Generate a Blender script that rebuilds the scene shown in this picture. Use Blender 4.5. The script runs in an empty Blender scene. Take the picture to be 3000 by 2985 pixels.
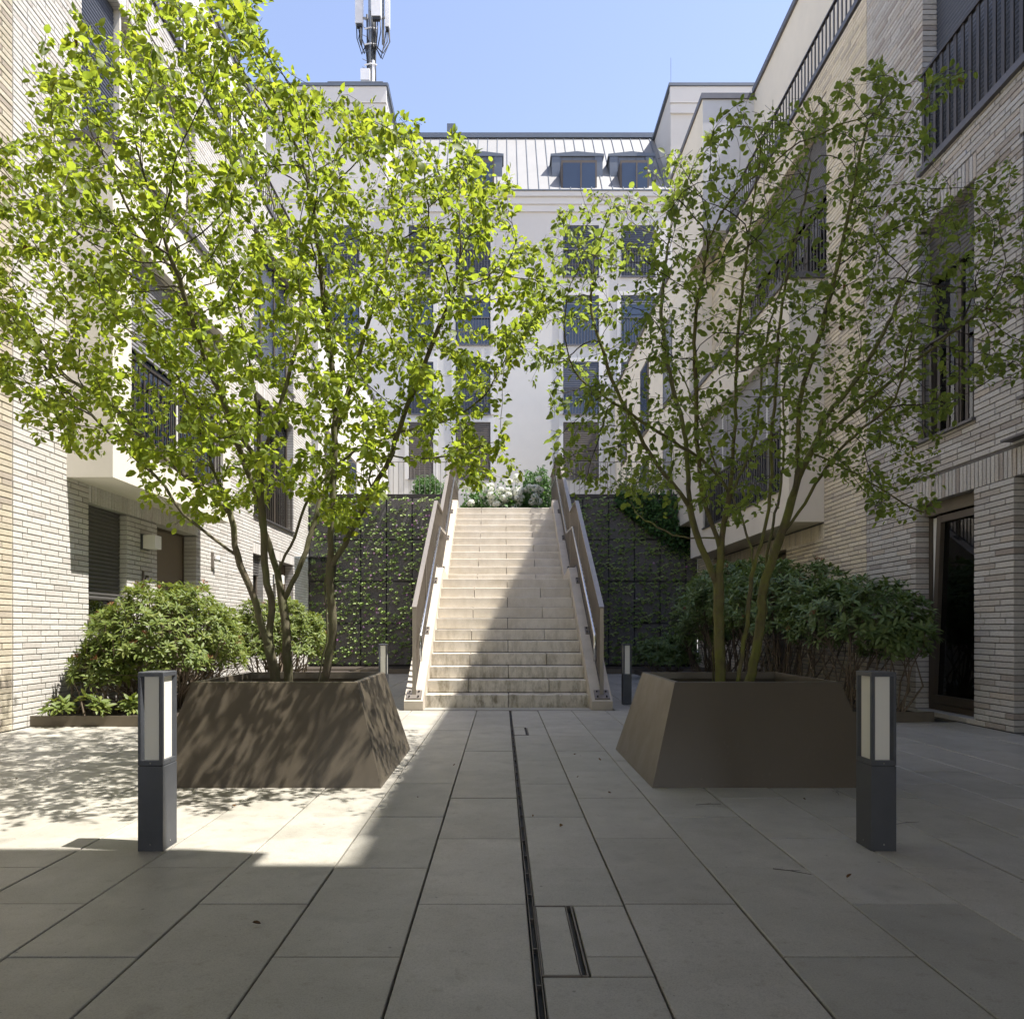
import bpy, math, random
import numpy as np
from mathutils import Vector, Matrix, Quaternion
R = math.radians
rng = random.Random(7)
nrng = np.random.default_rng(11)
sc = bpy.context.scene
col = sc.collection

# ------------------------------------------------------------------ camera, sky, sun, exposure
EYE, F, VX, VY = 1.01, 2100.0, 1470.0, 1844.0        # eye height, focal length and vanishing point in photo pixels
cam_d = bpy.data.cameras.new('camera'); cam = bpy.data.objects.new('camera', cam_d); col.objects.link(cam)
cam.location = (0, 0, EYE); cam.rotation_euler = (R(90), 0, 0)
cam_d.sensor_width = 36; cam_d.lens = 36*F/3000
cam_d.shift_x = (1500-VX)/3000; cam_d.shift_y = (VY-1492.5)/3000
cam_d.clip_start = .05; cam_d.clip_end = 2000
sc.camera = cam
SUN_EL, SUN_AZ = 64.0, 9.0                            # azimuth: degrees behind the camera side of +X
S = Vector((math.cos(R(SUN_EL))*math.cos(R(SUN_AZ)), -math.cos(R(SUN_EL))*math.sin(R(SUN_AZ)), math.sin(R(SUN_EL))))
w = bpy.data.worlds.new('World'); sc.world = w; w.use_nodes = True
nt = w.node_tree; bg = nt.nodes['Background']
sky = nt.nodes.new('ShaderNodeTexSky'); sky.sky_type = 'NISHITA'; sky.sun_disc = False
sky.sun_elevation = R(SUN_EL); sky.sun_rotation = math.atan2(S.x, S.y)
sky.air_density = 1.0; sky.dust_density = .25; sky.ozone_density = 2.2
wb = nt.nodes.new('ShaderNodeMix'); wb.data_type = 'RGBA'; wb.blend_type = 'MULTIPLY'; wb.inputs[0].default_value = 1
wb.inputs[7].default_value = (1.10, .88, .80, 1)               # the photograph's warm white balance, the same over the whole sky
nt.links.new(sky.outputs[0], wb.inputs[6]); nt.links.new(wb.outputs[2], bg.inputs[0]); bg.inputs[1].default_value = .13
sun_d = bpy.data.lights.new('sun', 'SUN'); sun = bpy.data.objects.new('sun', sun_d); col.objects.link(sun)
sun.rotation_euler = S.to_track_quat('Z', 'Y').to_euler(); sun.location = (20, -4, 40)
sun_d.energy = 3.6; sun_d.angle = R(.53); sun_d.color = (1, .955, .89)
sc.view_settings.view_transform = 'Standard'; sc.view_settings.look = 'None'
sc.view_settings.gamma = 1; sc.view_settings.use_curve_mapping = False
sc.view_settings.exposure = 1.6
sc.cycles.use_denoising = True
sc.cycles.max_bounces = 7; sc.cycles.diffuse_bounces = 5; sc.cycles.glossy_bounces = 3; sc.cycles.transparent_max_bounces = 8
sc.cycles.use_adaptive_sampling = True; sc.cycles.adaptive_threshold = .02
sc.cycles.sample_clamp_indirect = 6

def at(px, py, d):                                    # photo pixel + distance -> point
    return Vector(((px-VX)/F*d, d, EYE+(VY-py)/F*d))
def proj(p):
    return VX+F*p[0]/p[1], VY-F*(p[2]-EYE)/p[1]

# ------------------------------------------------------------------ materials
def newmat(name):
    m = bpy.data.materials.new(name); m.use_nodes = True
    return m, m.node_tree, m.node_tree.nodes['Principled BSDF']
def N(nt, t, **kw):
    n = nt.nodes.new(t)
    for k, v in kw.items(): setattr(n, k, v)
    return n
def c4(c): return (c[0], c[1], c[2], 1)
def pos(nt): return nt.nodes.new('ShaderNodeNewGeometry').outputs['Position']
def noise(nt, scale, detail=4, rough=.6, vec=None, stretch=None):
    n = N(nt, 'ShaderNodeTexNoise'); n.inputs['Scale'].default_value = scale
    n.inputs['Detail'].default_value = detail; n.inputs['Roughness'].default_value = rough
    v = vec or pos(nt)
    if stretch:
        mp = N(nt, 'ShaderNodeMapping'); mp.inputs['Scale'].default_value = stretch
        nt.links.new(v, mp.inputs['Vector']); v = mp.outputs[0]
    nt.links.new(v, n.inputs['Vector']); return n.outputs['Fac']
def ramp(nt, fac, stops, interp='LINEAR'):
    r = N(nt, 'ShaderNodeValToRGB'); cr = r.color_ramp; cr.interpolation = interp
    while len(cr.elements) < len(stops): cr.elements.new(.5)
    for e, (p, c) in zip(cr.elements, stops): e.position = p; e.color = c4(c)
    nt.links.new(fac, r.inputs[0]); return r.outputs[0]
def mul(nt, a, b, fac=1.0, mode='MULTIPLY'):
    m = N(nt, 'ShaderNodeMix', data_type='RGBA', blend_type=mode)
    if isinstance(fac, (int, float)): m.inputs[0].default_value = fac
    else: nt.links.new(fac, m.inputs[0])
    for s, i in ((a, 6), (b, 7)):
        if isinstance(s, tuple): m.inputs[i].default_value = c4(s)
        else: nt.links.new(s, m.inputs[i])
    return m.outputs[2]
def rnd(nt):                                          # per-piece random: face attribute + object random
    a = N(nt, 'ShaderNodeAttribute', attribute_name='rnd'); o = N(nt, 'ShaderNodeObjectInfo')
    s = N(nt, 'ShaderNodeMath', operation='ADD'); nt.links.new(a.outputs['Fac'], s.inputs[0]); nt.links.new(o.outputs['Random'], s.inputs[1])
    f = N(nt, 'ShaderNodeMath', operation='FRACT'); nt.links.new(s.outputs[0], f.inputs[0]); return f.outputs[0]
def bump(nt, b, fac, strength, dist=.01):
    n = N(nt, 'ShaderNodeBump'); n.inputs['Strength'].default_value = strength; n.inputs['Distance'].default_value = dist
    nt.links.new(fac, n.inputs['Height']); nt.links.new(n.outputs[0], b.inputs['Normal'])
def g(v): return (v, v, v)

def mat_simple(name, c, rough=.6, metal=0, spec=.5, nscale=3, namt=.12, bscale=0, bstr=.2, stretch=None):
    m, nt, b = newmat(name)
    cc = mul(nt, tuple(c), ramp(nt, noise(nt, nscale, 5, .65, stretch=stretch), [(.25, g(1-namt)), (.75, g(1+namt*.6))]))
    nt.links.new(cc, b.inputs['Base Color'])
    rr = N(nt, 'ShaderNodeMapRange'); rr.inputs[3].default_value = max(.02, rough-.08); rr.inputs[4].default_value = min(1, rough+.08)
    nt.links.new(noise(nt, nscale*4, 3), rr.inputs[0]); nt.links.new(rr.outputs[0], b.inputs['Roughness'])
    b.inputs['Metallic'].default_value = metal; b.inputs['Specular IOR Level'].default_value = spec
    if bscale: bump(nt, b, noise(nt, bscale, 4), bstr, .006)
    return m
def mat_brick(name, tones, soot=(.8, .78, .75)):
    m, nt, b = newmat(name)
    r = rnd(nt); k = len(tones)
    c = ramp(nt, r, [((i+.5)/k, t) for i, t in enumerate(tones)])
    c = mul(nt, c, ramp(nt, noise(nt, 26, 6, .7, stretch=(1, 1, 2.2)), [(.3, soot), (.55, g(1)), (.8, g(1.06))]))
    c = mul(nt, c, ramp(nt, noise(nt, 1.1, 3), [(.3, g(.93)), (.7, g(1.03))]))
    nt.links.new(c, b.inputs['Base Color']); b.inputs['Roughness'].default_value = .82; b.inputs['Specular IOR Level'].default_value = .3
    bump(nt, b, noise(nt, 85, 6, .7), .55, .004)
    return m
def mat_leaf(name, tones, trans, tmix=.45, rough=.5, spec=.25):
    m, nt, b = newmat(name)
    r = rnd(nt); k = len(tones)
    c = ramp(nt, r, [((i+.5)/k, t) for i, t in enumerate(tones)])
    c = mul(nt, c, ramp(nt, noise(nt, 60, 3), [(.3, g(.85)), (.7, g(1.1))]))
    nt.links.new(c, b.inputs['Base Color']); b.inputs['Roughness'].default_value = rough; b.inputs['Specular IOR Level'].default_value = spec
    t = N(nt, 'ShaderNodeBsdfTranslucent')
    nt.links.new(mul(nt, c, tuple(trans)), t.inputs[0])
    mx = N(nt, 'ShaderNodeMixShader'); mx.inputs[0].default_value = tmix
    nt.links.new(b.outputs[0], mx.inputs[1]); nt.links.new(t.outputs[0], mx.inputs[2])
    nt.links.new(mx.outputs[0], nt.nodes['Material Output'].inputs[0]); return m
def mat_glass(name, tint, rough=.02, see=.5):
    m, nt, b = newmat(name); nt.nodes.remove(b)
    tr = N(nt, 'ShaderNodeBsdfTransparent'); tr.inputs[0].default_value = c4((see*tint[0], see*tint[1], see*tint[2]))
    gl = N(nt, 'ShaderNodeBsdfGlossy'); gl.inputs['Roughness'].default_value = rough; gl.inputs[0].default_value = c4((.9, .93, .97))
    fr = N(nt, 'ShaderNodeFresnel'); fr.inputs[0].default_value = 1.7
    mx = N(nt, 'ShaderNodeMixShader'); nt.links.new(fr.outputs[0], mx.inputs[0])
    nt.links.new(tr.outputs[0], mx.inputs[1]); nt.links.new(gl.outputs[0], mx.inputs[2])
    nt.links.new(mx.outputs[0], nt.nodes['Material Output'].inputs[0]); return m

M = {}
M['brick_white'] = mat_brick('brick_white', [(.59, .57, .53), (.63, .61, .575), (.55, .53, .49), (.61, .59, .555), (.57, .54, .50), (.64, .63, .595), (.51, .48, .44)])
M['brick_beige'] = mat_brick('brick_beige', [(.52, .47, .36), (.57, .52, .42), (.46, .41, .32), (.55, .49, .39), (.40, .35, .29)])
M['brick_grey'] = mat_brick('brick_grey', [(.55, .52, .48), (.60, .57, .53), (.50, .475, .44), (.57, .545, .51), (.42, .37, .32), (.61, .58, .53), (.52, .455, .385), (.55, .53, .50), (.36, .31, .27), (.58, .56, .53)])
M['brick_yellow'] = mat_brick('brick_yellow', [(.74, .65, .48), (.78, .69, .53), (.68, .59, .45), (.76, .67, .50), (.56, .49, .40), (.80, .71, .56)])
M['mortar'] = mat_simple('mortar', (.27, .255, .235), .95, nscale=9, namt=.25, bscale=120, bstr=.5)  # darkened so the shadow in the joints sits in the colour
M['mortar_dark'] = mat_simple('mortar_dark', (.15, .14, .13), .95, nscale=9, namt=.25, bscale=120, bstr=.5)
M['render_cream'] = mat_simple('render_cream', (.68, .64, .56), .9, nscale=1.6, namt=.08, bscale=220, bstr=.6)
M['render_warm'] = mat_simple('render_warm', (.74, .67, .55), .9, nscale=1.2, namt=.08, bscale=220, bstr=.5)
M['render_white'] = mat_simple('render_white', (.575, .555, .52), .9, nscale=.35, namt=.10, bscale=150, bstr=.25)
M['render_trim'] = mat_simple('render_trim', (.61, .595, .57), .85, nscale=.6, namt=.04)
M['render_shaded'] = mat_simple('render_shaded', (.56, .55, .54), .9, nscale=.8, namt=.08, bscale=200, bstr=.4)  # greyed render: shade on the corner block's front is put into the colour
M['railing'] = mat_simple('railing', (.06, .05, .042), .42, .35, nscale=6, namt=.15)
M['railing_mid'] = mat_simple('railing_mid', (.17, .14, .11), .42, .4, nscale=6, namt=.12)
M['railing_light'] = mat_simple('railing_light', (.30, .265, .22), .38, .45, nscale=6, namt=.12)
M['cap_metal'] = mat_simple('cap_metal', (.13, .125, .13), .45, .5, nscale=4, namt=.15)
M['steel'] = mat_simple('steel', (.62, .62, .62), .22, 1, nscale=12, namt=.08)
M['bolt'] = mat_simple('bolt', (.06, .055, .055), .5, .6)
M['plate'] = mat_simple('plate', (.19, .165, .14), .5, .3, nscale=14, namt=.25)
M['anthracite'] = mat_simple('anthracite', (.075, .08, .09), .48, .1, nscale=9, namt=.18, bscale=300, bstr=.1)
M['shutter_grey'] = mat_simple('shutter_grey', (.30, .30, .31), .55, .2, nscale=3, namt=.1)
M['shutter_dark'] = mat_simple('shutter_dark', (.10, .095, .09), .5, .2, nscale=3, namt=.12)
M['shutter_blue'] = mat_simple('shutter_blue', (.085, .095, .12), .5, .2, nscale=2, namt=.1)
M['shutter_brown'] = mat_simple('shutter_brown', (.12, .10, .08), .55, .1, nscale=2, namt=.12)
M['frame_brown'] = mat_simple('frame_brown', (.10, .08, .06), .45, .2, nscale=5, namt=.12)
M['frame_white'] = mat_simple('frame_white', (.62, .61, .58), .5, 0, nscale=5, namt=.05)
M['door_brown'] = mat_simple('door_brown', (.20, .16, .12), .5, .1, nscale=2, namt=.08)
M['curtain'] = mat_simple('curtain', (.74, .73, .70), .9, nscale=3, namt=.08)
M['dark_room'] = mat_simple('dark_room', (.05, .047, .043), .9)
M['zinc'] = mat_simple('zinc', (.255, .252, .245), .62, .15, nscale=1.2, namt=.07)
M['zinc_dark'] = mat_simple('zinc_dark', (.13, .15, .18), .5, .3, nscale=1.2, namt=.1)
M['antenna_white'] = mat_simple('antenna_white', (.72, .72, .72), .5)
M['antenna_grey'] = mat_simple('antenna_grey', (.28, .30, .32), .45, .5)
M['cable'] = mat_simple('cable', (.025, .027, .03), .6)
M['soil'] = mat_simple('soil', (.045, .033, .024), .95, nscale=20, namt=.4, bscale=50, bstr=1)
M['fleece'] = mat_simple('fleece', (.175, .16, .148), .95, nscale=55, namt=.9, bscale=60, bstr=1)
M['frame_black'] = mat_simple('frame_black', (.018, .018, .02), .6)
M['joint'] = mat_simple('joint', (.05, .047, .042), .95, nscale=8, namt=.3)
M['ground'] = mat_simple('ground', (.34, .325, .29), .95, nscale=8, namt=.3)
M['kerb'] = mat_simple('kerb', (.15, .125, .09), .55, .3, nscale=4, namt=.25)
M['glass'] = mat_glass('glass', (.75, .8, .82), see=.55)
M['glass_sky'] = mat_simple('glass_sky', (.03, .045, .075), .05, 0, spec=1.0, nscale=.6, namt=.2)
M['petal_white'] = mat_leaf('petal_white', [(.80, .80, .72), (.85, .85, .79), (.75, .77, .64)], (.9, .9, .8), .25, .7, .2)
M['petal_pink'] = mat_leaf('petal_pink', [(.55, .22, .50), (.65, .40, .62), (.75, .62, .72)], (.9, .6, .9), .3, .7, .2)

def mat_planter():
    m, nt, b = newmat('planter_bronze')
    base = mul(nt, (.115, .096, .070), ramp(nt, noise(nt, 1.1, 3), [(.3, g(.93)), (.7, g(1.06))]))
    sx = N(nt, 'ShaderNodeSeparateXYZ'); nt.links.new(pos(nt), sx.inputs[0])
    hr = N(nt, 'ShaderNodeMapRange'); hr.inputs[1].default_value = .02; hr.inputs[2].default_value = .42; hr.inputs[3].default_value = 1; hr.inputs[4].default_value = 0
    nt.links.new(sx.outputs[2], hr.inputs[0])
    sp = ramp(nt, noise(nt, 55, 8, .8), [(.56, g(0)), (.70, g(1))]); bl = ramp(nt, noise(nt, 5, 4), [(.45, g(0)), (.7, g(.5))])
    fm = mul(nt, sp, bl); fm = mul(nt, fm, hr.outputs[0])       # splash-up lime specks above the paving
    c = mul(nt, base, (.40, .37, .31), fm, 'MIX'); nt.links.new(c, b.inputs['Base Color'])
    b.inputs['Metallic'].default_value = .3
    rr = ramp(nt, noise(nt, 6, 5), [(.3, g(.30)), (.7, g(.40))]); nt.links.new(rr, b.inputs['Roughness'])
    bump(nt, b, noise(nt, 260, 2), .08, .002); return m
M['planter'] = mat_planter()
def mat_slab():
    m, nt, b = newmat('paving_concrete')
    r = rnd(nt)
    c = ramp(nt, r, [(0, (.36, .345, .30)), (.25, (.45, .43, .375)), (.5, (.395, .375, .325)), (.75, (.47, .445, .39)), (1, (.42, .40, .35))])
    c = mul(nt, c, ramp(nt, noise(nt, 2.3, 6, .7), [(.3, (.80, .79, .77)), (.6, g(1)), (.8, g(1.05))]))
    c = mul(nt, c, ramp(nt, noise(nt, 190, 3, .8), [(.36, g(.80)), (.5, g(1)), (.66, g(1.09))]))
    c = mul(nt, c, ramp(nt, noise(nt, 14, 7, .75), [(.30, (.76, .73, .69)), (.46, g(1))]))
    st = ramp(nt, noise(nt, 4.5, 2, .4), [(.62, g(0)), (.80, g(.5))])
    c = mul(nt, c, (.20, .185, .16), st, 'MIX')
    for vs, lim in ((5.5, .045), (16, .05)):                      # specks of dirt and old gum
        vo = N(nt, 'ShaderNodeTexVoronoi'); vo.inputs['Scale'].default_value = vs; nt.links.new(pos(nt), vo.inputs['Vector'])
        c = mul(nt, c, (.09, .08, .07), ramp(nt, vo.outputs['Distance'], [(lim*.6, g(.75)), (lim, g(0))]), 'MIX')
    nt.links.new(c, b.inputs['Base Color']); b.inputs['Specular IOR Level'].default_value = .6
    nt.links.new(ramp(nt, noise(nt, 7, 5), [(.3, g(.36)), (.7, g(.52))]), b.inputs['Roughness'])
    bump(nt, b, noise(nt, 240, 4), .25, .002); return m
M['slab'] = mat_slab()
def mat_stair():
    m, nt, b = newmat('stair_stone')
    r = rnd(nt)
    c = ramp(nt, r, [(0, (.64, .59, .51)), (.5, (.68, .63, .55)), (1, (.61, .56, .48))])
    c = mul(nt, c, ramp(nt, noise(nt, 3, 6, .7), [(.3, (.86, .84, .80)), (.6, g(1))]))
    sx = N(nt, 'ShaderNodeSeparateXYZ'); nt.links.new(pos(nt), sx.inputs[0])
    lo = N(nt, 'ShaderNodeMapRange'); lo.inputs[1].default_value = .0; lo.inputs[2].default_value = 1.25; lo.inputs[3].default_value = 1; lo.inputs[4].default_value = .12
    nt.links.new(sx.outputs[2], lo.inputs[0])
    d = ramp(nt, noise(nt, 7, 6, .72, stretch=(1.5, 1, .55)), [(.44, g(0)), (.64, g(.85))])
    d = mul(nt, d, lo.outputs[0])                      # algae and water stains, worst on the lowest steps
    c = mul(nt, c, (.16, .135, .085), d, 'MIX')
    c = mul(nt, c, ramp(nt, noise(nt, 160, 3), [(.35, g(.9)), (.65, g(1.05))]))
    nt.links.new(c, b.inputs['Base Color']); b.inputs['Roughness'].default_value = .75; b.inputs['Specular IOR Level'].default_value = .35
    bump(nt, b, noise(nt, 120, 5), .25, .003); return m
M['stair'] = mat_stair()
M['cheek'] = mat_simple('cheek', (.47, .42, .35), .85, nscale=4, namt=.16, bscale=150, bstr=.35)
def mat_frost():
    m, nt, b = newmat('frosted_glass')
    b.inputs['Base Color'].default_value = c4((.90, .88, .80)); b.inputs['Roughness'].default_value = .6; b.inputs['Specular IOR Level'].default_value = .2
    t = N(nt, 'ShaderNodeBsdfTranslucent'); t.inputs[0].default_value = c4((.85, .84, .78))
    mx = N(nt, 'ShaderNodeMixShader'); mx.inputs[0].default_value = .2
    nt.links.new(b.outputs[0], mx.inputs[1]); nt.links.new(t.outputs[0], mx.inputs[2]); nt.links.new(mx.outputs[0], nt.nodes['Material Output'].inputs[0]); return m
M['frost'] = mat_frost()
def mat_bark(name, c, moss):
    m, nt, b = newmat(name)
    cc = mul(nt, tuple(c), ramp(nt, noise(nt, 30, 6, .7, stretch=(1, 1, .35)), [(.3, g(.6)), (.6, g(1)), (.8, g(1.25))]))
    cc = mul(nt, cc, tuple(moss), ramp(nt, noise(nt, 5, 5, .7), [(.38, g(0)), (.62, g(.85))]), 'MIX')
    cc = mul(nt, cc, (.30, .29, .26), ramp(nt, noise(nt, 70, 3), [(.68, g(0)), (.76, g(.6))]), 'MIX')
    nt.links.new(cc, b.inputs['Base Color']); b.inputs['Roughness'].default_value = .85; b.inputs['Specular IOR Level'].default_value = .25
    bump(nt, b, noise(nt, 60, 6, .7, stretch=(1, 1, .4)), .6, .006); return m
M['bark_brown'] = mat_bark('bark_brown', (.15, .125, .09), (.13, .135, .065))
M['bark_moss'] = mat_bark('bark_moss', (.15, .125, .075), (.17, .185, .04))
M['twig'] = mat_simple('twig', (.055, .042, .032), .8, nscale=20, namt=.25)
M['stem_brown'] = mat_simple('stem_brown', (.15, .115, .08), .85, nscale=20, namt=.3)
M['leaf_sunny'] = mat_leaf('leaf_sunny', [(.13, .18, .032), (.155, .205, .034), (.105, .155, .030), (.17, .215, .036), (.125, .175, .032), (.185, .22, .036), (.10, .15, .030), (.145, .195, .034)], (2.9, 2.65, 1.3), .55)
M['leaf_shade'] = mat_leaf('leaf_shade', [(.145, .20, .055), (.165, .225, .06), (.12, .175, .05), (.185, .24, .062), (.11, .165, .05), (.15, .205, .055)], (2.3, 2.1, 1.0), .5)
M['leaf_dead'] = mat_leaf('leaf_dead', [(.16, .08, .03), (.22, .13, .045), (.10, .06, .035)], (1.2, .9, .6), .2, .8)
M['rhodo_bright'] = mat_leaf('rhodo_bright', [(.13, .175, .04), (.17, .21, .05), (.10, .145, .036), (.19, .215, .055), (.115, .16, .04)], (1.6, 1.5, .8), .28, .48, .3)
M['rhodo_dark'] = mat_leaf('rhodo_dark', [(.12, .18, .065), (.145, .21, .07), (.10, .155, .06), (.17, .225, .075), (.13, .19, .065)], (1.6, 1.6, .8), .24, .42, .4)
M['rhodo_bloom'] = mat_simple('rhodo_bloom', (.27, .12, .055), .9, nscale=30, namt=.3)
M['wallplant'] = mat_leaf('wallplant', [(.28, .38, .12), (.34, .44, .16), (.23, .33, .11), (.40, .48, .21)], (1.4, 1.5, .8), .25)
M['ivy'] = mat_leaf('ivy', [(.05, .115, .03), (.07, .145, .035), (.045, .10, .03)], (1.5, 1.5, .8), .25)
M['hydrangea_leaf'] = mat_leaf('hydrangea_leaf', [(.08, .16, .045), (.10, .19, .05), (.07, .14, .045)], (1.5, 1.5, .8), .3)

# ------------------------------------------------------------------ mesh helpers
class MB:
    def __init__(s): s.v = []; s.f = []; s.r = []
    def add(s, vs, fs, r=0.0):
        o = len(s.v); s.v += [tuple(p) for p in vs]; s.f += [tuple(i+o for i in f) for f in fs]; s.r += [r]*len(fs); return s
    def box(s, x0, x1, y0, y1, z0, z1, r=0.0):
        return s.add([(x0,y0,z0),(x1,y0,z0),(x1,y1,z0),(x0,y1,z0),(x0,y0,z1),(x1,y0,z1),(x1,y1,z1),(x0,y1,z1)],
                     [(0,3,2,1),(4,5,6,7),(0,1,5,4),(1,2,6,5),(2,3,7,6),(3,0,4,7)], r)
    def cbox(s, x0, x1, y0, y1, z0, z1, c=.004, r=0.0):          # box with chamfered top and side edges
        vs = [(x0,y0,z0),(x1,y0,z0),(x1,y1,z0),(x0,y1,z0),(x0,y0,z1-c),(x1,y0,z1-c),(x1,y1,z1-c),(x0,y1,z1-c),(x0+c,y0+c,z1),(x1-c,y0+c,z1),(x1-c,y1-c,z1),(x0+c,y1-c,z1)]
        return s.add(vs, [(0,3,2,1),(0,1,5,4),(1,2,6,5),(2,3,7,6),(3,0,4,7),(4,5,9,8),(5,6,10,9),(6,7,11,10),(7,4,8,11),(8,9,10,11)], r)
    def prism_x(s, poly, x0, x1, r=0.0):                          # polygon of (y,z) extruded along x
        n = len(poly)
        s.add([(x0,y,z) for y, z in poly]+[(x1,y,z) for y, z in poly], [tuple(range(n)), tuple(range(2*n-1, n-1, -1))]+[(i, i+n, (i+1)%n+n, (i+1)%n) for i in range(n)], r); return s
    def prism_y(s, poly, y0, y1, r=0.0):
        n = len(poly)
        s.add([(x,y0,z) for x, z in poly]+[(x,y1,z) for x, z in poly], [tuple(range(n)), tuple(range(2*n-1, n-1, -1))]+[(i, i+n, (i+1)%n+n, (i+1)%n) for i in range(n)], r); return s
    def tube(s, pts, rad, n=8, cap=True, r=0.0):
        pts = [Vector(p) for p in pts]; k = len(pts)
        if not hasattr(rad, '__len__'): rad = [rad]*k
        rings = []; up = None
        for i, p in enumerate(pts):
            t = (pts[min(i+1, k-1)]-pts[max(i-1, 0)]); t = t.normalized() if t.length > 1e-9 else Vector((0,0,1))
            if up is None:
                up = Vector((1,0,0)) if abs(t.x) < .9 else Vector((0,1,0))
            a = (up - t*up.dot(t)); a = a.normalized() if a.length > 1e-6 else t.orthogonal().normalized(); up = a; b = t.cross(a)
            rings.append([p+(a*math.cos(2*math.pi*j/n)+b*math.sin(2*math.pi*j/n))*rad[i] for j in range(n)])
        vs = [q for rg in rings for q in rg]
        fs = [(i*n+j, i*n+(j+1)%n, (i+1)*n+(j+1)%n, (i+1)*n+j) for i in range(k-1) for j in range(n)]
        if cap: fs += [tuple(range(n-1, -1, -1)), tuple((k-1)*n+j for j in range(n))]
        return s.add(vs, fs, r)
    def bar(s, a, b, wx, h):                                      # flat bar in a plane x=const from a to b: width wx in x, h across
        a = Vector(a); b = Vector(b); t = (b-a).normalized(); n = Vector((0, -t.z, t.y)); x = Vector((wx/2,0,0)); n = n*(h/2)
        return s.add([a-x-n, a+x-n, a+x+n, a-x+n, b-x-n, b+x-n, b+x+n, b-x+n], [(0,1,2,3),(7,6,5,4),(0,4,5,1),(1,5,6,2),(2,6,7,3),(3,7,4,0)])
    def mesh(s, name, smooth=False):
        m = bpy.data.meshes.new(name); m.from_pydata(s.v, [], s.f)
        if any(s.r):
            a = m.attributes.new('rnd', 'FLOAT', 'FACE'); a.data.foreach_set('value', np.array(s.r, dtype=np.float32))
        if smooth: m.polygons.foreach_set('use_smooth', [True]*len(m.polygons))
        return m
    def build(s, name, m, parent=None, smooth=False, **kw):
        return link(name, s.mesh(name, smooth), m, parent, **kw)

WO = {}
def link(name, mesh, m=None, parent=None, loc=(0,0,0), rot=None, scale=None, kind=None, label=None):
    if m is not None and not mesh.materials: mesh.materials.append(M[m])
    o = bpy.data.objects.new(name, mesh); col.objects.link(o)
    base = Vector((0,0,0))
    if parent is not None: o.parent = parent; base = WO[parent.name]
    o.location = Vector(loc)-base; WO[o.name] = Vector(loc)
    if rot is not None: o.rotation_euler = rot
    if scale is not None: o.scale = scale if hasattr(scale, '__len__') else (scale,)*3
    if kind: o['kind'] = kind
    if label: o['label'] = label
    return o
def thing(name, loc, label, cat, group=None):
    o = bpy.data.objects.new(name, None); col.objects.link(o); o.location = loc; WO[o.name] = Vector(loc)
    o.empty_display_size = .1; o['label'] = label; o['category'] = cat
    if group: o['group'] = group
    return o
def node(name, parent, loc=(0,0,0)):                              # a part made of sub-parts only
    o = bpy.data.objects.new(name, None); col.objects.link(o); o.parent = parent
    o.location = Vector(loc)-WO[parent.name]; WO[o.name] = Vector(loc); o.empty_display_size = .05; return o
def tag(o, label, cat, group=None):
    o['label'] = label; o['category'] = cat
    if group: o['group'] = group
    return o
def struct(o): o['kind'] = 'structure'; return o
def copy_tree(o, parent=None, loc=None, label=None):
    c = o.copy(); col.objects.link(c); c.parent = parent
    if loc is not None: c.location = loc
    if label: c['label'] = label
    for ch in list(o.children): copy_tree(ch, c)
    return c
def arr_mesh(name, V, Fc, rv=None, smooth=False):                 # numpy verts/faces (n,3)
    m = bpy.data.meshes.new(name); nv, nf = len(V), len(Fc); k = Fc.shape[1]
    m.vertices.add(nv); m.vertices.foreach_set('co', V.astype(np.float32).ravel())
    m.loops.add(nf*k); m.loops.foreach_set('vertex_index', Fc.astype(np.int32).ravel())
    m.polygons.add(nf); m.polygons.foreach_set('loop_start', np.arange(0, nf*k, k, dtype=np.int32))
    m.update(calc_edges=True)
    if rv is not None:
        a = m.attributes.new('rnd', 'FLOAT', 'FACE'); a.data.foreach_set('value', rv.astype(np.float32))
    if smooth: m.polygons.foreach_set('use_smooth', np.ones(nf, dtype=bool))
    return m

# ------------------------------------------------------------------ leaf tools
def leaf_template(width, fold=.16, droop=.22, tip=1.0):           # unit leaf along +X, face up +Z
    ts = [0, .33, .68, 1.0]; mid = [(t, 0, -droop*t*t) for t in ts]
    sd = [(.15, .70), (.45, 1.0), (.78, .70)]
    L = [(t, width*.5*wd, fold*width*wd-droop*t*t+.01) for t, wd in sd]; Rr = [(x, -y, z) for x, y, z in L]
    V = np.array(mid+L+Rr, dtype=float)
    Fl = [(0,1,4),(1,5,4),(1,2,5),(2,6,5),(2,3,6)]; Fr = [(0,7,1),(1,7,8),(1,8,2),(2,8,9),(2,9,3)]
    return V, np.array(Fl+Fr)
def frames(d, nrm):                                               # rows: x axis = d, z ~ nrm
    d = d/np.linalg.norm(d, axis=1, keepdims=True)
    y = np.cross(nrm, d); y /= np.maximum(np.linalg.norm(y, axis=1, keepdims=True), 1e-6); z = np.cross(d, y)
    return np.stack([d, y, z], axis=2)                            # columns = axes
def scatter(tmpl, P, Fm, size):
    V, Fc = tmpl; n = len(P); k = len(V)
    W = np.einsum('nij,kj->nki', Fm, V)*size[:, None, None]+P[:, None, :]
    FF = (Fc[None]+ (np.arange(n)*k)[:, None, None]).reshape(-1, 3)
    return W.reshape(-1, 3), FF, np.repeat(nrng.random(n), len(Fc))
def leaf_objects(tmpl, name, m, parent, P, Fm, size):             # single leaves sharing one mesh
    me = arr_mesh(name, tmpl[0], tmpl[1], smooth=True)
    for p, f, s in zip(P, Fm, size):
        o = link(name, me, m, parent, loc=p); o.rotation_euler = Matrix(f.tolist()).to_euler(); o.scale = (s, s, s)
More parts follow.
